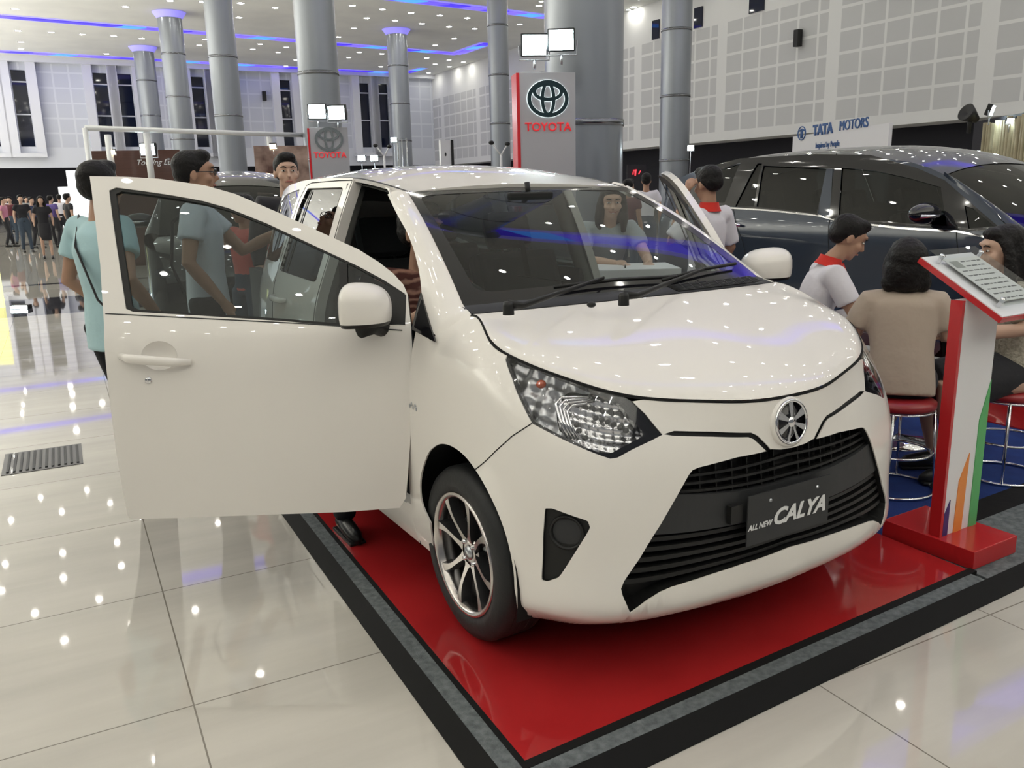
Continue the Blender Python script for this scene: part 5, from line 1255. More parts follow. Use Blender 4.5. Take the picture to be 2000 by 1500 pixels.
def floodlight(px, py, D, s, label, rz=0.0, pitch=0.15, mat='flood', stand=None):
    P = at_depth(px, py, D); t = thing('floodlight', label, 'floodlight', tuple(P), -CYAW+rz)
    R = Matrix.Rotation(pitch, 4, 'X')
    q = MB(); q.box((-s/2, 0.0, -s*.4), (s/2, s*.35, s*.4), 0, R, bev=s*.05); q.build('housing', 'black_plastic', t)
    q = MB(); q.box((-s*.44, -.006, -s*.34), (s*.44, -.001, s*.34), 0, R); q.build('lamp_face', mat, t)
    q = MB(); q.tube([(-s*.56, s*.15, 0), (-s*.56, s*.15, -s*.5), (s*.56, s*.15, -s*.5), (s*.56, s*.15, 0)], s*.03, 6)
    if stand: q.tube([(0, s*.15, -s*.5), (0, s*.15, FLOOR_Z-P[2])], s*.05, 8)
    else: q.tube([(0, s*.15, -s*.5), (0, s*.15, -s*.5-.10)], s*.05, 8)
    q.build('bracket', 'steel', t); return t
sign(1069, 141, 9.3, 111, 0.20, 'tall grey sign with red side and dark ringed emblem, nearest the big pillar', 278, 0, 2, 192, 38, 247, 93, 'emblem_dark')
sign(641, 249, 15.6, 72, 0.20, 'smaller farther grey sign with red side, left of the white car roof', 320, 0, 2, 272, 25, 303, 62, 'emblem_mid', halo=False)
floodlight(1044, 88, 9.2, .30, 'left one of two glaring floodlights above the tall near sign', 0.1); floodlight(1096, 78, 9.15, .30, 'right one of two glaring floodlights above the tall near sign', -0.1)
floodlight(619, 218, 15.5, .34, 'left one of two glaring floodlights above the farther sign', 0.1); floodlight(657, 220, 15.4, .34, 'right one of two glaring floodlights above the farther sign', -0.1)
# white frame
pmat('truss_white', (0.90, 0.92, 0.93), 0.5)
A = at_depth(166, 250, 17.0); B = at_depth(601, 258, 20.6); 
t = thing('booth_frame', 'white rectangular booth frame spanning behind the open door', 'frame', (A[0], A[1], FLOOR_Z))
off = Vector((A[0], A[1], FLOOR_Z)); q = MB(); q.tube([Vector(A)-off, Vector((B[0], B[1], A[2]))-off], .055, 4); q.build('top_beam', 'truss_white', t)
q = MB(); q.tube([Vector((0, 0, 0)), Vector(A)-off], .055, 4); q.build('post', 'truss_white', t); q = MB(); q.tube([Vector((B[0], B[1], FLOOR_Z))-off, Vector((B[0], B[1], A[2]))-off], .05, 4); q.build('post', 'truss_white', t)
for (px, py, D) in ((608/2.857+2, 0, 18.2), (830/2.857, 0, 18.0), (1510/2.857, 0, 20)):
    a = at_depth(px, 300, D); q = MB(); q.tube([Vector((a[0], a[1], FLOOR_Z+1.8))-off, Vector((a[0], a[1], A[2]-.06))-off], .07, 4); q.build('upright', 'truss_white', t)
def board(px0, px1, pyt, D0, D1, label, mat, name='backdrop', zb=FLOOR_Z, th=.08):
    a = at_depth(px0, pyt, D0); b = at_depth(px1, pyt, D1); z = a[2]
    t = thing(name, label, 'backdrop', (a[0], a[1], FLOOR_Z)); d = Vector((b[0]-a[0], b[1]-a[1], 0)); L = d.length; t.rotation_euler = (0, 0, math.atan2(d.y, d.x))
    MB().box((0, 0, zb-FLOOR_Z), (L, th, z-FLOOR_Z)).build('panel', mat, t); return t, L, z
m, nt, b = nodemat('brown_wood', 0.35, 0.4); g = NG(nt); vec, x, y, z = g.xyz(); mp = nt.nodes.new('ShaderNodeMapping'); mp.inputs['Scale'].default_value = (1.0, 1, 18); nt.links.new(vec, mp.inputs[0]); n = g.noise(mp.outputs[0], 1.5, 6)
nt.links.new(g.mix(n, (0.055, 0.022, 0.016), (0.12, 0.055, 0.04)), b.inputs['Base Color'])
m, nt, b = nodemat('photo_mural', 0.4); g = NG(nt); vec, x, y, z = g.xyz(); n = g.noise(vec, 2.2, 3); nt.links.new(g.mix(g.m('MULTIPLY', g.m('SUBTRACT', n, .35), 3.0), (0.10, 0.05, 0.04), (0.50, 0.36, 0.30)), b.inputs['Base Color'])
t, L, z = board(172, 350, 295, 18.6, 18.9, 'dark brown wooden backdrop with pale script lettering behind the open door', 'brown_wood')
tm = text_mesh('Touring Luxury', .17, .004, shear=.4); tm.transform(Matrix(((1,0,0,L*.78),(0,0,-1,-.01),(0,1,0,z-FLOOR_Z-.27),(0,0,0,1)))); link('lettering', tm, 'truss_white', t)
board(495, 600, 285, 19.2, 19.6, 'framed brownish photo mural between the pillar and the farther sign', 'photo_mural')
floodlight(288, 292, 18.1, .34, 'glaring white floodlight over the brown backdrop', 0, .1); floodlight(219, 297, 18.2, .14, 'small warm spotlight clipped to the brown backdrop', 0, .2, 'flood_warm'); floodlight(533, 286, 18.9, .16, 'warm spotlight on the photo mural', 0, .5, 'flood_warm')
floodlight(706, 309, 17, .16, 'left of a pair of small bright lamps above the roof of the white car', 0, 0, 'flood', 1); floodlight(731, 309, 17, .16, 'right of a pair of small bright lamps above the roof of the white car', 0, 0, 'flood', 1)
floodlight(769, 273, 16, .12, 'small lamp on a mast above the white car roof', 0, 0, 'flood', 1); floodlight(1349, 289, 12, .10, 'small bright lamp beside the right silver pillar', 0, 0, 'flood', 1)
for px, D, lab in ((979, 12, 'thin white forked lamp stand in front of the slim pillar left of the tall sign'), (751, 14, 'thin grey forked lamp stand above the white car roof')):
    P = at_depth(px, 318, D); t = thing('lamp_stand', lab, 'stand', (P[0], P[1], FLOOR_Z)); h = P[2]-FLOOR_Z; q = MB()
    q.tube([(0, 0, 0), (0, 0, h+.12)], .018, 8); q.tube([(0, 0, h+.10), (-.10, .05, h+.26)], .012, 6); q.tube([(0, 0, h+.10), (.07, -.05, h+.24)], .012, 6); q.build('mast', 'white_board', t); q = MB(); q.ellipsoid((-.12, .06, h+.28), (.04, .04, .03)); q.ellipsoid((.08, -.05, h+.26), (.04, .04, .03)); q.build('lamp_head', 'black_plastic', t)
P = at_depth(776, 270, 15); t = thing('frame_mast', 'thin grey metal frame above the white car roof, beside the slim pillar', 'frame', (P[0], P[1], FLOOR_Z), -CYAW); h = P[2]-FLOOR_Z; q = MB(); q.tube([(0, 0, 0), (0, 0, h), (.16, 0, h), (.16, 0, 0)], .014, 6); q.tube([(.08, 0, 0), (.08, 0, h)], .010, 6); q.build('tube_frame', 'steel', t)
t, L, z = board(860, 880, 273, 16, 16.1, 'narrow white upright poster above the white car roof', 'white_board', 'poster_stand'); MB().box((L, -.02, 0), (L+.05, .1, z-FLOOR_Z)).build('side_frame', 'black_plastic', t); MB().lathe([(0.0001, 0), (.035, 0), (.035, .004)], 12, 0, Matrix.Translation((L*.45, -.004, z-FLOOR_Z-.27)) @ Matrix.Rotation(math.pi/2, 4, 'X') @ Matrix.Scale(.5, 4, (1, 0, 0))).build('poster_mark', 'grey_plastic', t)
t, L, z = board(128, 170, 333, 28.5, 28.5, 'pale lit panel with a glowing white disc behind the man in turquoise', 'lit_panel', 'display_screen'); MB().lathe([(0.0001, 0), (.17, 0), (.17, .02)], 24, 0, Matrix.Translation((L*.5, -.03, 1.72)) @ Matrix.Rotation(math.pi/2, 4, 'X')).build('glowing_disc', 'lit_disc', t)
t, L, z = board(113, 133, 365, 33, 33, 'small white lit board low behind the crowd', 'lit_panel', 'display_screen')
# tata banner on the right wall side
pmat('banner_blue', (0.05, 0.12, 0.30), 0.5)
D = 17.5; a = at_depth(1549, 262, D); b2 = at_depth(1737, 246, 14.0)
P0 = Vector((a[0], a[1], 0)); P1 = Vector((b2[0], b2[1], 0)); d = P1-P0; L = d.length; zt = (a[2]+b2[2])/2
t = thing('banner_board', 'white board with blue lettering and round emblem under the right wall', 'banner', (P0.x, P0.y, FLOOR_Z), math.atan2(d.y, d.x)); BT = zt-FLOOR_Z
MB().box((0, 0, 0), (L, .06, BT)).build('board', 'white_board', t)
fm = lambda x, zz: Matrix(((1,0,0,x),(0,0,-1,-.01),(0,1,0,zz),(0,0,0,1)))
tm = text_mesh('TATA', .27, .01, bold=.010, xs=1.15); tm.transform(fm(L*.36, BT+.05)); link('lettering', tm, 'banner_blue', t)
tm = text_mesh('MOTORS', .25, .01, xs=1.0); tm.transform(fm(L*.68, BT+.06)); link('lettering', tm, 'banner_blue', t)
tm = text_mesh('Inspired by People', .15, .005, xs=.85); tm.transform(fm(L*.42, BT-.24)); link('small_lettering', tm, 'banner_blue', t)
q = MB(); q.tube([(L*.115+.17*math.cos(a_), -.01, BT+.04+.13*math.sin(a_)) for a_ in np.linspace(0, 6.283, 28, endpoint=False)], .012, 6, closed=True); q.tube([(L*.115-.12, -.01, BT+.09), (L*.115, -.01, BT+.12), (L*.115+.12, -.01, BT+.09)], .018, 6); q.tube([(L*.115-.03, -.01, BT+.1), (L*.115-.03, -.01, BT-.06)], .016, 6); q.tube([(L*.115+.03, -.01, BT+.1), (L*.115+.03, -.01, BT-.06)], .016, 6); q.build('round_emblem', 'banner_blue', t)
MB().box((L*.03, -.012, BT-.42), (L*.85, -.004, BT-.36)).build('grey_strip', 'sign_grey', t)
# bamboo-like booth with lamps at the right edge
m, nt, b = nodemat('bamboo', 0.6); g = NG(nt); vec, x, y, z = g.xyz(); n = g.noise(vec, 5, 3); nt.links.new(g.mix(n, (0.16, 0.13, 0.06), (0.50, 0.44, 0.28)), b.inputs['Base Color'])
P0 = at_depth(1926, 235, 12.5); P1 = at_depth(2060, 262, 10.5); d = Vector((P1[0]-P0[0], P1[1]-P0[1], 0)); t = thing('bamboo_screen', 'screen of upright bamboo poles lit by lamps at the right edge', 'screen', (P0[0], P0[1], FLOOR_Z), math.atan2(d.y, d.x)); hh = P0[2]-FLOOR_Z
random.seed(3)
for i in range(22):
    x = i*d.length/21; q = MB(); q.tube([(x, 0, .9), (x+random.uniform(-.02, .02), 0, hh-random.uniform(0, .06))], random.uniform(.028, .045), 8); q.build('bamboo_pole', 'bamboo', t)
MB().box((-.6, .06, 0), (d.length, .12, hh+.02)).build('dark_backing', 'dark_band', t)
floodlight(1938, 216, 12.0, .20, 'tilted bright floodlight on top of the bamboo screen', 0.9, .3); floodlight(1973, 236, 11.6, .10, 'small bright lamp just right of the tilted floodlight', 0, .3)
P = at_depth(1895, 225, 12.2); t = thing('spotlight', 'black unlit spotlight standing on the dark band left of the floodlight', 'spotlight', tuple(P), -CYAW); q = MB(); q.lathe([(0.0001, -.14), (.05, -.14), (.10, 0), (.13, .10), (.12, .10), (.0001, .05)], 18, 0, Matrix.Rotation(-1.1, 4, 'Y') @ Matrix.Rotation(0.3, 4, 'X')); q.build('housing', 'black_plastic', t); q = MB(); q.tube([(0, 0, 0), (0, 0, -.25)], .03, 8); q.build('bracket', 'black_plastic', t)
# dark booths under the right wall with a red neon sign
t, L, z = board(1225, 1262, 322, 24, 24, 'dark booth front with a small red neon mark beside the right pillar', 'dark_band', 'dark_booth'); pmat('neon_red', (1, .1, .1), .5, emit=(1, .03, .05), estr=2.5)
q = MB(); q.tube([(L*.3, -.03, 1.85), (L*.33, -.03, 1.98)], .012, 6); q.tube([(L*.42, -.03, 1.82), (L*.40, -.03, 1.98), (L*.47, -.03, 1.99), (L*.43, -.03, 1.82)], .012, 6); q.tube([(L*.6, -.03, 1.86), (L*.7, -.03, 1.95)], .012, 6); q.build('neon_mark', 'neon_red', t)
# ------------------------------------------------------------------ information stand beside the red panel
bz = 0.065
t = thing('info_stand', 'white information stand with red edge, red foot and colour stripes, carrying a slanted board', 'stand', (1.24, -0.44, -0.010))
o_ = Vector((1.24, -0.44, -0.010))
def lb(mb, lo, hi, **kw): return mb.box(tuple(Vector(lo)-o_), tuple(Vector(hi)-o_), **kw)
lb(MB(), (1.09, -.635, -.010), (1.385, -.235, bz), bev=.003).build('foot', 'red_panel', t)
Bf_ = on(1958, 622, 0, 1.135); Bb_ = on(1797, 503, 0, 1.135); ptop = float(Bf_[2]+(Bb_[2]-Bf_[2])*((-.475-Bf_[1])/(Bb_[1]-Bf_[1])))-.030
print('ptop', ptop, Bf_, Bb_)
lb(MB(), (1.125, -.475, bz), (1.36, -.435, ptop)).build('upright_panel', 'white_board', t)
lb(MB(), (1.108, -.478, bz), (1.125, -.43, ptop)).build('red_edge', 'red_panel', t)
pmat('stripe_green', (0.10, 0.42, 0.14), .4); pmat('stripe_orange', (0.80, 0.28, 0.06), .4); pmat('stripe_purple', (0.05, 0.03, 0.16), .4)
def stripe(pts, mat):
    q = MB(); P = [(x-o_.x, z-o_.z) for x, z in pts]; q.prism(P, 0, .003, 0, Matrix(((1,0,0,0),(0,0,-1,-.475-o_.y),(0,1,0,0),(0,0,0,1)))); q.build('colour_stripe', mat, t)
stripe([(1.127, bz), (1.16, bz), (1.16, bz+.15), (1.127, bz+.09)], 'stripe_purple'); stripe([(1.20, bz), (1.255, bz), (1.262, bz+.33), (1.207, bz+.22)], 'stripe_orange'); stripe([(1.305, bz), (1.36, bz), (1.36, bz+.62), (1.305, bz+.46)], 'stripe_green')
# slanted top board: corners from the photo at sensible heights
Bf = on(1958, 622, 0, 1.135); Bb = on(1797, 503, 0, 1.135)
print('board left edge', Bf, Bb)
X = Vector((1, 0, 0)); Bf = Vector(Bf); Bb = Vector(Bb); yv = Bb-Bf; 
T = plane_mtx(Bf-o_, X, yv); BL = yv.length; BW = .34
q = MB(); q.box((0, 0, -.022), (BW, BL, 0), 0, T); q.build('slanted_board', 'red_panel', t)
q = MB(); q.box((.004, .004, 0), (BW-.004, BL-.004, .004), 0, T); q.build('board_face', 'white_board', t)
t2 = thing('acrylic_holder', 'clear acrylic holder with metal standoffs lying on the slanted board', 'holder', tuple(Bf)); T2 = plane_mtx((0, 0, 0), X, yv)
q = MB(); q.add([(.03, .03, .032), (BW, .03, .032), (BW, BL, .032), (.03, BL, .032)], [(0, 1, 2, 3)], 0, False, T2); q.build('acrylic_sheet', 'acrylic', t2)
for x, y in ((.05, .06), (.05, BL-.05), (BW-.03, .06), (BW-.03, BL-.05)):
    q = MB(); q.lathe([(.008, .004), (.008, .036), (.011, .036), (.010, .042), (.0001, .043)], 12, 0, T2 @ Matrix.Translation((x, y, 0))); q.build('standoff', 'chrome', t2)
ink = pmat('ink', (0.10, 0.10, 0.11), .6); pmat('paper', (0.80, 0.79, 0.77), .6); pmat('ink_grey', (0.35, 0.36, 0.33), .6)
t3 = thing('spec_sheet', 'printed specification sheet under the clear acrylic on the stand', 'paper', tuple(Bf)); T3 = T2
MB().box((.065, .07, .018), (BW-.04, BL-.05, .020), 0, T3).build('sheet', 'paper', t3)
q = MB(); random.seed(5)
y = BL-.08
for r in range(9):
    x = .085 if r not in (0, 1) else .15
    while x < BW-.08:
        w = random.uniform(.012, .035); q.box((x, y, .0202), (min(x+w, BW-.06), y+.006, .0206), 0, T3); x += w+.008
    y -= .030
o = q.build('printed_lines', 'ink', t3); MB().box((.08, BL-.115, .0202), (.135, BL-.07, .0206), 0, T3).build('printed_picture', 'ink_grey', t3)
for yy_ in (.20, .235): MB().box((.08, yy_, .0202), (BW-.06, yy_+.002, .0206), 0, T3).build('printed_rule', 'ink_grey', t3)

pmat('lit_yellow', (1, 1, .6), .5, emit=(1.0, 0.95, 0.35), estr=1.3)
P = at_depth(8, 575, 12.2); t = thing('display_screen', 'yellow lit slim panel at the left edge above the bright floor lamp', 'screen', (P[0], P[1], FLOOR_Z), -CYAW); MB().box((-.24, 0, 0), (-.04, .05, .85)).build('panel', 'lit_yellow', t)
P = at_depth(34, 583, 12.0); t = thing('floor_lamp', 'low floodlight on the dark floor inlay at the left edge', 'lamp', (P[0], P[1], FLOOR_Z), -CYAW); MB().box((-.13, 0, .0), (.13, .12, .06), bev=.01).build('housing', 'black_plastic', t); MB().box((-.12, -.006, .008), (.12, -.001, .052)).build('lamp_face', 'flood', t)
# ------------------------------------------------------------------ people
pmat('skin', (0.40, 0.235, 0.16), 0.5, spec=0.35, noise=(14, (0.44, 0.26, 0.18), 0.35, 0.7)); pmat('skin_fair', (0.56, 0.37, 0.28), 0.5, spec=0.35)
pmat('hair', (0.005, 0.004, 0.004), 0.5, spec=0.3, bump=(45, 0.9)); pmat('hair_brown', (0.035, 0.020, 0.014), 0.45, bump=(45, 0.9))
pmat('eye_white', (0.6, 0.58, 0.55), 0.3); pmat('lip', (0.33, 0.12, 0.10), 0.45); pmat('shoe_black', (0.014, 0.014, 0.014), 0.28)
pmat('trousers_black', (0.010, 0.011, 0.014), 0.85, bump=(12, 0.4)); pmat('jeans', (0.05, 0.07, 0.10), 0.9)
def cloth(name, col, sc=5, st=0.7): return pmat(name, col, 0.85, bump=(sc, st, .022), sheen=0.1)
cloth('shirt_sky', (0.42, 0.62, 0.66)); cloth('shirt_white', (0.72, 0.70, 0.75)); cloth('shirt_pale_blue', (0.66, 0.70, 0.76)); cloth('shirt_beige', (0.45, 0.37, 0.30)); cloth('shirt_grey', (0.33, 0.36, 0.37))
cloth('shirt_red', (0.55, 0.12, 0.10)); cloth('red_collar', (0.62, 0.03, 0.02)); cloth('shirt_black', (0.015, 0.015, 0.02)); cloth('shirt_maroon', (0.10, 0.02, 0.03)); cloth('shirt_purple', (0.10, 0.07, 0.25)); cloth('shirt_pink', (0.5, 0.2, 0.3)); cloth('shirt_navy', (0.03, 0.04, 0.10)); cloth('cloth_dark', (0.02, 0.02, 0.025))
pmat('shirt_cream', (0.52, 0.49, 0.40), 0.9, noise=(60, (0.36, 0.33, 0.26), 0.45, 0.6), bump=(70, 1.0))
m, nt, b = nodemat('batik', 0.8); g = NG(nt); vec, x, y, z = g.xyz()
wv = nt.nodes.new('ShaderNodeTexWave'); wv.inputs['Scale'].default_value = 9; wv.inputs['Distortion'].default_value = 6; wv.inputs['Detail'].default_value = 3; wv.bands_direction = 'Z'; nt.links.new(vec, wv.inputs['Vector'])
rp = nt.nodes.new('ShaderNodeValToRGB'); rp.color_ramp.elements[0].color = (0.09, 0.022, 0.018, 1); rp.color_ramp.elements[1].color = (0.42, 0.22, 0.17, 1); rp.color_ramp.elements[0].position = 0.35; nt.links.new(wv.outputs['Fac'], rp.inputs[0]); nt.links.new(rp.outputs[0], b.inputs['Base Color'])
def stand_pose(h=1.70):
    k = h/1.70
    P = dict(pelvis=(0, 0, .93), waist=(0, 0, 1.06), chest=(0, 0, 1.28), neck=(0, .015, 1.44), head=(0, -.005, 1.585))
    for s, n in ((-1, 'a'), (1, 'b')):
        P['sh'+n] = (s*.175, .01, 1.385); P['el'+n] = (s*.225, .03, 1.12); P['wr'+n] = (s*.235, -.05, .88); P['hip'+n] = (s*.09, 0, .90); P['kn'+n] = (s*.10, -.02, .50); P['an'+n] = (s*.105, .02, .085)
    return {a: tuple(c*k for c in b) for a, b in P.items()}, k
def sit_pose(seat=0.5, h=1.65, lean=0.12, drop=0.0):
    k = h/1.70
    P = dict(pelvis=(0, 0, seat+.09), waist=(0, -lean*.25, seat+.24*k), chest=(0, -lean*.7, seat+.44*k), neck=(0, -lean+.01, seat+.60*k), head=(0, -lean-.03, seat+.745*k-drop))
    for s, n in ((-1, 'a'), (1, 'b')):
        P['sh'+n] = (s*.17*k, -lean*.9, seat+.545*k); P['el'+n] = (s*.22*k, -lean-.10, seat+.30); P['wr'+n] = (s*.10, -lean-.33, seat+.27); P['hip'+n] = (s*.09, -.02, seat+.06); P['kn'+n] = (s*.11, -.40, seat+.03); P['an'+n] = (s*.12, -.30, .10)
    return P, k
def vlerp(a, b, t): return tuple(a[i]+(b[i]-a[i])*t for i in range(3))
def remesh(o, vox, smooth=4):
    r = o.modifiers.new('remesh', 'REMESH'); r.mode = 'VOXEL'; r.voxel_size = vox; r.use_smooth_shade = True
    if smooth: s = o.modifiers.new('smooth', 'SMOOTH'); s.factor = 0.5; s.iterations = smooth
def person(label, pos, rz, pose, k=1.0, shirt='shirt_white', legs='trousers_black', skin='skin', hair='short', haircol='hair', sleeve=0.55, skirt=False, head_yaw=0.0, head_pitch=0.0, head_roll=0.0,
           vox=0.011, face=True, shoes=True, group=None, stout=1.0, hem=0.0, hands=True, collar=None, lowlegs='skin', name='person', bulk=1.0, smile=False):
    P = {a: Vector(b) for a, b in pose.items()}
    t = thing(name, label, 'person', pos, rz, group)
    q = MB(); st = stout
    up = (P['neck']-P['pelvis']).normalized()
    q.tube([P['pelvis'], P['waist'], P['chest'], P['chest'].lerp(P['neck'], .6)], [.12*k*st, .11*k*st, .13*k*st, .08*k], 14, flat=0.65)
    q.tube([P['chest'].lerp(P['neck'], .5), P['neck'], P['head']+Vector((0, .01, -.05))*k], [.06*k, .052*k, .050*k], 12)
    for n in 'ab':
        s = -1 if n == 'a' else 1
        q.tube([P['chest'].lerp(P['neck'], .5), P['sh'+n], P['sh'+n].lerp(P['el'+n], .5), P['el'+n], P['el'+n].lerp(P['wr'+n], .4), P['wr'+n]], [.05*k, .052*k, .044*k, .038*k, .037*k, .025*k], 12)
        if hands:
            d = (P['wr'+n]-P['el'+n]).normalized(); sd = d.cross(Vector((0, 0, 1))); sd = sd.normalized() if sd.length > .2 else Vector((0, 1, 0)); nn = sd.cross(d)
            c = P['wr'+n]+d*.045*k; q.tube([P['wr'+n], c, P['wr'+n]+d*.085*k], [.024*k, .034*k, .032*k], 10, flat=.5)
            for f in range(4):
                o_ = sd*((f-1.5)*.018*k); L = (.060, .072, .068, .052)[f]*k; b0 = P['wr'+n]+d*.08*k+o_
                q.tube([b0, b0+d*L*.5-nn*.006, b0+d*L*.85-nn*.022*k], [.0095*k, .009*k, .007*k], 6)
            q.tube([P['wr'+n]+d*.03*k, P['wr'+n]+d*.065*k+sd*s*.038*k, P['wr'+n]+d*.095*k+sd*s*.045*k-nn*.01], [.014*k, .011*k, .009*k], 6)
        q.tube([P['hip'+n], P['hip'+n].lerp(P['kn'+n], .5), P['kn'+n], P['kn'+n].lerp(P['an'+n], .3), P['an'+n]], [.075*k*st, .065*k, .048*k, .050*k, .033*k], 12)
        q.tube([P['an'+n], P['an'+n]+Vector((0, .02, -.045)), P['an'+n]+Vector((0, -.09, -.055))*k, P['an'+n]+Vector((0, -.16, -.062))*k], [.034*k, .034*k, .032*k, .020*k], 8, flat=.8)
    HMx = Matrix.Translation(P['head']) @ Matrix.Rotation(head_yaw, 4, 'Z') @ Matrix.Rotation(head_roll, 4, 'Y') @ Matrix.Rotation(head_pitch, 4, 'X') @ Matrix.Scale(k, 4)
    q.ellipsoid((0, .012, .030), (.074, .094, .088), 20, 14, 0, HMx); q.ellipsoid((0, -.030, -.040), (.056, .060, .070), 18, 12, 0, HMx); q.ellipsoid((0, -.060, -.088), (.026, .022, .020), 10, 8, 0, HMx)
    q.tube([(0, -.080, .030), (0, -.096, .000), (0, -.108, -.022), (0, -.092, -.030)], [.008, .010, .014, .010], 8, 0, mtx=HMx); q.ellipsoid((0, -.078, .045), (.05, .018, .016), 10, 6, 0, HMx)
    for s in (-1, 1): q.ellipsoid((s*.076, .012, -.005), (.010, .020, .032), 8, 8, 0, HMx); q.ellipsoid((s*.042, -.058, -.022), (.024, .028, .026), 8, 6, 0, HMx)
    body = q.build('body', skin, t); remesh(body, vox*0.75 if hands else vox, 2)
    if face:
        for s in (-1, 1):
            e = MB(); e.ellipsoid((s*.031, -.0805, .012), (.0135, .0075, .0052), 10, 6, 0, HMx); e.ellipsoid((s*.031, -.0862, .012), (.0058, .003, .0050), 8, 6, 1, HMx); e.build('eye', ['eye_white', 'hair'], t)
            e = MB(); e.tube([(s*.014, -.091, .034), (s*.032, -.091, .040), (s*.050, -.078, .033)], [.0035, .004, .002], 6, mtx=HMx); e.build('eyebrow', 'hair', t)
        up_ = .008 if smile else 0.0
        if smile: e = MB(); e.tube([(-.022, -.086, -.053), (-.008, -.0935, -.058), (.008, -.0935, -.058), (.022, -.086, -.053)], [.002, .0045, .0045, .002], 6, mtx=HMx); e.build('teeth', 'eye_white', t)
        e = MB(); e.tube([(-.026-up_*.6, -.082, -.058+up_), (-.010, -.092, -.056), (.010, -.092, -.056), (.026+up_*.6, -.082, -.058+up_)], [.003, .006, .006, .003], 6, flat=1.0, mtx=HMx); e.build('mouth', 'lip', t)
    # hair
    q = MB(); q.ellipsoid((0, .028, .052), (.083, .100, .082), 20, 14, 0, HMx)
    if hair == 'short':
        q.ellipsoid((0, .062, .010), (.076, .062, .070), 16, 10, 0, HMx); q.ellipsoid((0, -.030, .100), (.064, .055, .036), 14, 8, 0, HMx)
        for s in (-1, 1): q.ellipsoid((s*.070, .020, .030), (.012, .040, .045), 8, 8, 0, HMx)
    elif hair == 'bob':
        q.ellipsoid((0, .045, .030), (.098, .100, .095), 20, 12, 0, HMx); q.ellipsoid((0, .060, -.035), (.108, .085, .100), 20, 12, 0, HMx); q.ellipsoid((0, .060, -.095), (.098, .070, .055), 18, 8, 0, HMx)
        for s in (-1, 1): q.ellipsoid((s*.085, .010, -.040), (.026, .055, .090), 10, 8, 0, HMx); q.ellipsoid((s*.080, .065, -.095), (.040, .045, .05), 10, 8, 0, HMx)
        q.ellipsoid((0, -.045, .085), (.070, .04, .035), 12, 8, 0, HMx)
    else:
        q.ellipsoid((0, .060, -.060), (.095, .070, .170), 18, 12, 0, HMx); q.ellipsoid((0, -.035, .092), (.066, .045, .034), 12, 8, 0, HMx)
        for s in (-1, 1): q.tube([(s*.070, -.010, .060), (s*.084, .000, -.02), (s*.092, .000, -.12), (s*.088, -.01, -.23)], [.022, .028, .034, .018], 10, 0, mtx=HMx)
    h = q.build('hair', haircol, t); remesh(h, 0.010, 3)
    # upper garment
    q = MB(); b_ = bulk; lowp = P['pelvis']-up*(.03+hem)
    q.tube([lowp, P['pelvis'], P['waist'], P['chest'], P['chest'].lerp(P['neck'], .45), P['chest'].lerp(P['neck'], .82), P['neck']-up*.012], [.150*k*st*b_, .147*k*st*b_, .134*k*st*b_, .163*k*st, .145*k*st, .088*k, .058*k], 22, flat=.70)
    for n in 'ab':
        q.tube([P['chest'].lerp(P['neck'], .45), P['sh'+n]+Vector((0, 0, -.005)), P['sh'+n].lerp(P['el'+n], min(1, sleeve)*.5), P['sh'+n].lerp(P['el'+n], min(1, sleeve))]+([P['el'+n].lerp(P['wr'+n], sleeve-1)] if sleeve > 1 else []), [.07*k, .072*k, .068*k, .064*k*b_]+([.042*k] if sleeve > 1 else []), 14)
    s_ = q.build('shirt' if not skirt else 'blouse', shirt, t); remesh(s_, vox, 9)
    if collar:
        q = MB(); c0_ = P['neck']
        q.tube([c0_-up*.03, c0_, c0_+up*.028], [.085*k, .070*k, .064*k], 16, caps=False); 
        q.add([c0_+Vector(v)*k for v in ((-.06, -.05, .0), (-.005, -.085, -.03), (-.05, -.10, -.085), (-.09, -.04, -.02))], [(0, 1, 2, 3)]); q.add([c0_+Vector(v)*k for v in ((.06, -.05, .0), (.005, -.085, -.03), (.05, -.10, -.085), (.09, -.04, -.02))], [(3, 2, 1, 0)])
        q.build('collar', collar, t)
    # lower garment
    q = MB()
    if skirt:
        mid = (P['kna']+P['knb'])/2
        q.tube([P['pelvis']+up*.06, P['pelvis'], (P['pelvis']+mid)/2+Vector((0, 0, -.01)), mid], [.14*k*st, .165*k*st, .175*k*st, .15*k*st], 20, flat=.75)
    else:
        q.tube([P['waist'], P['pelvis'], P['pelvis']-up*.05], [.135*k*st, .145*k*st, .13*k*st], 18, flat=.72)
        for n in 'ab': q.tube([P['pelvis']+(P['hip'+n]-P['pelvis'])*.7, P['hip'+n], P['hip'+n].lerp(P['kn'+n], .5), P['kn'+n], P['an'+n]+Vector((0, 0, -.01))], [.09*k*st, .098*k*st, .085*k*st, .067*k, .052*k], 14)
    l_ = q.build('skirt' if skirt else 'trousers', legs, t); remesh(l_, vox*1.1, 5)
    if shoes:
        for n in 'ab':
            a = P['an'+n]; q = MB(); q.tube([a+Vector((0, .045, -.050))*k, a+Vector((0, .03, -.035))*k, a+Vector((0, -.06, -.045))*k, a+Vector((0, -.14, -.058))*k, a+Vector((0, -.185, -.065))*k], [.026, .042, .044, .040, .016], 12, flat=.75); q.box(a+Vector((-.036, -.17, -.086)), a+Vector((.036, .06, -.072)), bev=.005)
            o = q.build('shoe', 'shoe_black', t)
    return t
FZ = FLOOR_Z
def gpos(px, py, D, z=FLOOR_Z): P = at_depth(px, py, D); return (P[0], P[1], z)
def face_cam(P): return math.atan2(CC[0]-P[0], -(CC[1]-P[1]))  # rz so that local -Y points to the camera
def mod(pose, **kw): pose.update(kw); return pose
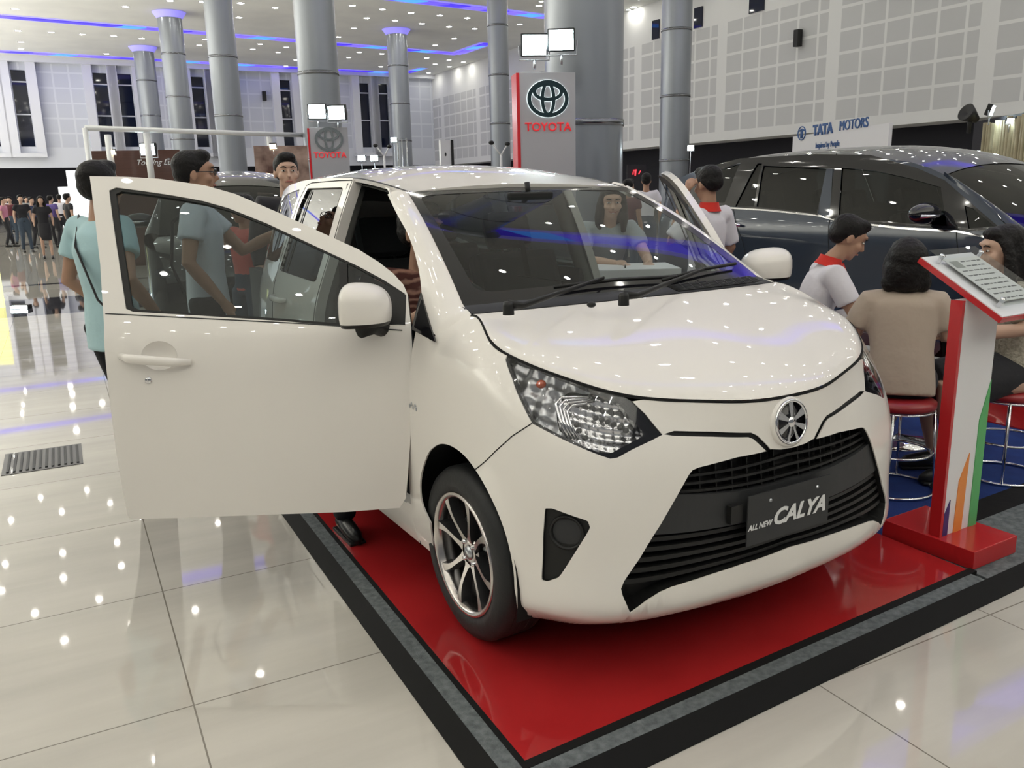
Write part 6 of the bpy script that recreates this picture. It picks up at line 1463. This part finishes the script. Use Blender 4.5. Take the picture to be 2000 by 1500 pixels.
# --- left man in sky shirt, turned away to the right
po, k = stand_pose(1.70); mod(po, ela=(-.31, .10, 1.15), wra=(-.17, -.13, .95), elb=(.26, .05, 1.12), wrb=(.15, -.16, .93), chest=(0, .02, 1.28), head=(0, -.03, 1.575), neck=(0, .0, 1.43), kna=(-.10, -.06, .50), knb=(.10, -.10, .50), ana=(-.10, -.10, .09), anb=(.10, -.16, .09))
pp = gpos(192, 400, 4.1); pr = math.radians(118)
t = person('man in turquoise shirt with black shoulder strap, half hidden by the open door', pp, pr, po, k, shirt='shirt_sky', hem=.12, bulk=1.12, head_yaw=0.2)
q = MB(); q.tube([(.14, .02, 1.44), (.02, .135, 1.30), (-.12, .145, 1.05), (-.19, .06, .90)], .014, 8, flat=.4); q.build('shoulder_strap', 'black_fabric', t)
# --- man with glasses seen through the door glass
po, k = stand_pose(1.76); mod(po, elb=(.20, -.20, 1.20), wrb=(.14, -.46, 1.32), ela=(-.26, .05, 1.17), wra=(-.22, -.10, .95))
pp = gpos(388, 400, 4.75); t = person('man with glasses and pale shirt pointing, behind the open driver door glass', pp, math.radians(72), po, k, shirt='shirt_pale_blue', hem=.12, bulk=1.1, head_yaw=0.1)
q = MB(); hd = Vector(po['head']); 
for s in (-1, 1): q.tube([hd+Vector((s*.035+.026*math.cos(a), -.104, .012+.020*math.sin(a))) for a in np.linspace(0, 6.28, 14, endpoint=False)], .0025, 6, closed=True); q.tube([hd+Vector((s*.062, -.10, .015)), hd+Vector((s*.082, -.03, .015)), hd+Vector((s*.08, .03, .01))], .0025, 6)
q.tube([hd+Vector((-.009, -.106, .015)), hd+Vector((.009, -.106, .015))], .0025, 6); q.build('glasses', 'gloss_black', t)
q = MB(); q.tube([(.10, .0, 1.52), (.0, .15, 1.38), (-.12, .16, 1.15), (-.20, .10, 1.0)], .012, 8, flat=.4); q.build('shoulder_strap', 'black_fabric', t)
# --- man behind the rear of the white car
po, k = stand_pose(1.79); pp = gpos(560, 345, 5.9); person('man with dark hair and dark jacket looking over the rear of the white car', pp, face_cam(pp)+0.25, po, k, shirt='cloth_dark', skin='skin_fair', sleeve=1.6, head_yaw=-0.1)
# --- person in red shirt seen through the glass
po, k = stand_pose(1.52); mod(po, ela=(-.22, -.05, 1.14), wra=(-.10, -.22, 1.05)); pp = gpos(482, 500, 6.4); person('person in red shirt standing beyond the man with glasses', pp, face_cam(pp)-0.9, po, k, shirt='shirt_red', legs='jeans')
# --- driver in patterned shirt, one foot out on the red panel
po, k = sit_pose(0.56, 1.68, 0.05); mod(po, kna=(-.34, -.20, .56), ana=(-.42, -.08, .10), ela=(-.25, -.18, .92), wra=(-.20, -.38, .98)); po = {a: tuple(Vector(b)) for a, b in po.items()}
person('person in maroon batik shirt sitting in the driver seat, foot on the red panel', (-0.42, 1.10, 0), 0.0, mod(po, kna=(-.36, -.16, .56), ana=(-.42, -.02, .085)), k, shirt='batik', stout=1.02, head_yaw=0.4)
# --- smiling woman at the high table beyond the white car
po, k = stand_pose(1.56); mod(po, chest=(0, -.10, 1.16), neck=(0, -.17, 1.30), head=(0, -.23, 1.43), waist=(0, -.02, 1.0), sha=(-.165, -.14, 1.25), shb=(.165, -.14, 1.25), ela=(-.20, -.30, 1.06), wra=(-.05, -.52, 1.05), elb=(.22, -.30, 1.06), wrb=(.16, -.54, 1.05))
po = {a: (b[0]/1.0, b[1], b[2]) for a, b in po.items()}
pp = gpos(1178, 450, 5.75); t = person('smiling woman with long dark hair and grey top leaning on the white high table', pp, face_cam(pp)+0.25, po, k, shirt='shirt_grey', skin='skin_fair', hair='long', legs='cloth_dark', head_pitch=0.25, head_yaw=-0.15, sleeve=.6, smile=True)
# --- man on the phone
po, k = stand_pose(1.63); mod(po, elb=(.27, -.08, 1.16), wrb=(.12, -.09, 1.46), ela=(-.24, .02, 1.10), wra=(-.22, -.10, .90))
pp = gpos(1382, 400, 5.6); t = person('man in white shirt and red collar phoning beside the dark blue car', pp, face_cam(pp)+math.radians(-128), po, k, shirt='shirt_white', collar='red_collar', head_yaw=-0.15, hem=.1, bulk=1.1, sleeve=.9, head_pitch=.2)
# --- background pair beyond
po, k = stand_pose(1.72); pp = gpos(1262, 370, 13.8); person('man in white T-shirt seen from behind, beside the silver pillar', pp, face_cam(pp)+math.pi, po, k, shirt='shirt_white', legs='jeans', vox=.02, face=False, hands=False)
po, k = stand_pose(1.62); pp = gpos(1228, 370, 12.6); person('dark haired person in patterned top left of the white T-shirt man', pp, face_cam(pp)+math.pi*.8, po, k, shirt='shirt_maroon', legs='jeans', vox=.02, face=False, hands=False)
# --- salesman at the table
po, k = sit_pose(0.46, 1.70, 0.17, 0.0); mod(po, elb=(.24, -.28, .80), wrb=(.02, -.50, .765), ela=(-.22, -.26, .79), wra=(-.01, -.52, .765), head=(0, -.255, 1.20), neck=(0, -.16, 1.07))
pp = gpos(1566, 500, 4.9); t = person('salesman with short dark hair, white shirt and red collar writing at the table', pp, math.radians(52), po, k, shirt='shirt_white', collar='red_collar', head_pitch=.5, vox=.009, hem=.02, bulk=1.05, sleeve=.72, head_yaw=.05)
q = MB(); q.tube([(0, -.235, 1.06), (0, -.275, .93), (0, -.265, .80)], [.012, .022, .026], 8, flat=.35); q.build('tie', 'red_collar', t)
# --- woman from behind in beige blouse
po, k = sit_pose(0.47, 1.60, 0.14, 0.0); mod(po, ela=(-.215, -.10, .76), wra=(-.16, -.36, .74), elb=(.215, -.10, .76), wrb=(.16, -.36, .74), head=(0, -.13, 1.105), neck=(0, -.11, .985), sha=(-.16, -.10, .915), shb=(.16, -.10, .915), ana=(.14, -.05, .10), anb=(.20, -.02, .10))
pw = gpos(1766, 650, 3.98, -0.02); t = person('woman with wavy dark bob and beige blouse sitting with her back to the camera', pw, face_cam(pw)+math.pi+0.15, po, k, shirt='shirt_beige', legs='cloth_dark', skirt=True, hair='bob', stout=1.10, bulk=1.02, sleeve=.80, vox=.010, face=False, hem=.05, skin='skin_fair')
# --- woman at the right edge
po, k = sit_pose(0.47, 1.62, 0.10, 0.0); mod(po, head=(0, -.13, 1.15), neck=(0, -.08, 1.02), sha=(-.16, -.07, .95), shb=(.16, -.07, .95), ela=(-.22, -.10, .80), wra=(-.08, -.34, .76), elb=(.22, -.10, .80), wrb=(.10, -.34, .76))
pr_ = gpos(1995, 600, 4.1, -0.02); person('woman with long dark hair and cream lace top sitting at the right edge', pr_, math.radians(-122), po, k, shirt='shirt_cream', legs='cloth_dark', skirt=True, hair='long', skin='skin_fair', vox=.010, stout=1.05, bulk=1.1, sleeve=.8, head_pitch=.12)
# --- far crowd on the left
random.seed(11)
def far(px, py_head, D, h, sh, lg, lab, rz=0.0, sk=False, hr='short'):
    po, k = stand_pose(h); po['kna'] = (-.10*k, -.10*k, .50*k); po['ana'] = (-.10*k, .05*k, .085); po['anb'] = (.10*k, -.12*k, .085)
    P = at_depth(px, py_head, D); person(lab, (P[0], P[1], FLOOR_Z), face_cam(P)+rz, po, k, shirt=sh, legs=lg, vox=.025, face=False, hands=False, skirt=sk, hair=hr, skin='skin_fair')
far(80, 400, 22, 1.62, 'shirt_black', 'cloth_dark', 'woman in black dress with badge walking toward the camera at far left', 0, True, 'long')
far(41, 400, 25, 1.68, 'shirt_black', 'jeans', 'man in black T-shirt with white print walking left of the woman in the black dress', .2)
far(62, 400, 27, 1.62, 'shirt_navy', 'cloth_dark', 'person in navy walking just behind the woman in the black dress', .6)
far(20, 400, 30, 1.66, 'shirt_maroon', 'jeans', 'person in maroon top in the far crowd at the left', -.4)
far(6, 400, 28, 1.64, 'shirt_pink', 'cloth_dark', 'person in pink top at the left edge of the far crowd', 1.2)
far(100, 400, 27, 1.66, 'shirt_purple', 'cloth_dark', 'person in violet shirt right of the woman in the black dress', 2.4)
far(117, 400, 30, 1.70, 'shirt_white', 'cloth_dark', 'person in white shirt far behind, next to the lit panel', 3.0)
far(133, 400, 24, 1.68, 'cloth_dark', 'cloth_dark', 'person in dark clothes far behind the man in turquoise', 2.0)
far(52, 400, 38, 1.68, 'shirt_grey', 'jeans', 'tiny person in grey far back in the left crowd', .5)
far(12, 400, 42, 1.68, 'shirt_white', 'jeans', 'tiny person in white far back in the left crowd', .5)
# ------------------------------------------------------------------ stools and table
pmat('seat_red', (0.30, 0.015, 0.02), .35, coat=.3)
def stool(x, y, label, r=.17, h=.47, z0=-.012):
    s = thing('stool', label, 'stool', (x, y, z0), 0, 'red bar stools'); q = MB(); q.lathe([(.0001, h), (r*.8, h), (r, h-.02), (r, h-.045), (r*.9, h-.055), (.0001, h-.055)], 36); q.build('seat', 'seat_red', s)
    q = MB(); q.tube([(r*1.12*math.cos(a), r*1.12*math.sin(a), .008) for a in np.linspace(0, 6.283, 36, endpoint=False)], .008, 8, closed=True); q.build('base_ring', 'chrome', s)
    q = MB(); q.tube([(r*.98*math.cos(a), r*.98*math.sin(a), h*.42) for a in np.linspace(0, 6.283, 36, endpoint=False)], .007, 8, closed=True); q.build('foot_ring', 'chrome', s)
    q = MB(); q.tube([(r*.95*math.cos(a), r*.95*math.sin(a), h-.06) for a in np.linspace(0, 6.283, 36, endpoint=False)], .006, 8, closed=True); q.build('top_ring', 'chrome', s)
    for kk in range(4):
        a = kk*math.pi/2+.5; q = MB(); q.tube([(r*.95*math.cos(a), r*.95*math.sin(a), h-.055), (r*1.12*math.cos(a), r*1.12*math.sin(a), .008)], .007, 8); q.build('leg', 'chrome', s)
    return s
stool(pw[0], pw[1], 'red topped chrome stool under the woman in the beige blouse'); stool(pr_[0], pr_[1], 'red topped chrome stool under the woman at the right edge')
_p = gpos(1566, 500, 4.9); stool(_p[0], _p[1], 'red topped chrome stool under the salesman', h=.49)
tp = Vector((2.35, .62, -.012)); tb = thing('round_table', 'round white table between the salesman and the two seated women', 'table', tuple(tp))
q = MB(); q.lathe([(.0001, .735), (.37, .735), (.38, .725), (.37, .712), (.0001, .712)], 48); q.build('table_top', 'white_board', tb); q = MB(); q.lathe([(.03, .01), (.03, .712)], 16); q.lathe([(.24, 0), (.24, .012), (.03, .03)], 32); q.build('pedestal', 'chrome', tb)
pt = thing('paper_sheet', 'pink and white form lying on the round table', 'paper', (tp.x-.2, tp.y+.06, tp.z+.736), .5); MB().box((-.105, -.15, 0), (.105, .15, .002)).build('sheet', 'paper', pt); MB().box((-.10, .06, .002), (.10, .10, .003)).build('printed_band', 'seat_red', pt)
# high white table beyond the car
ta = at_depth(1232, 535, 5.15); tb = thing('high_table', 'white high table with papers seen through the windscreen', 'table', (ta[0], ta[1], FLOOR_Z), -CYAW+.05); hz = at_depth(1232, 520, 5.15)[2]-FLOOR_Z
MB().box((-.27, -.18, hz-.10), (.27, .22, hz), bev=.006).build('table_top', 'white_board', tb); MB().box((-.2, -.1, 0), (.2, .15, hz-.10)).build('pedestal', 'white_board', tb)
pn = thing('pen', 'dark pen lying on the white high table', 'pen', (ta[0]-.06, ta[1]-.02, FLOOR_Z+hz+.006), .9); MB().tube([(-.06, 0, 0), (.06, 0, 0)], .005, 8).build('barrel', 'black_plastic', pn)
# phone in the hand of the man beside the dark car: found again from his pose
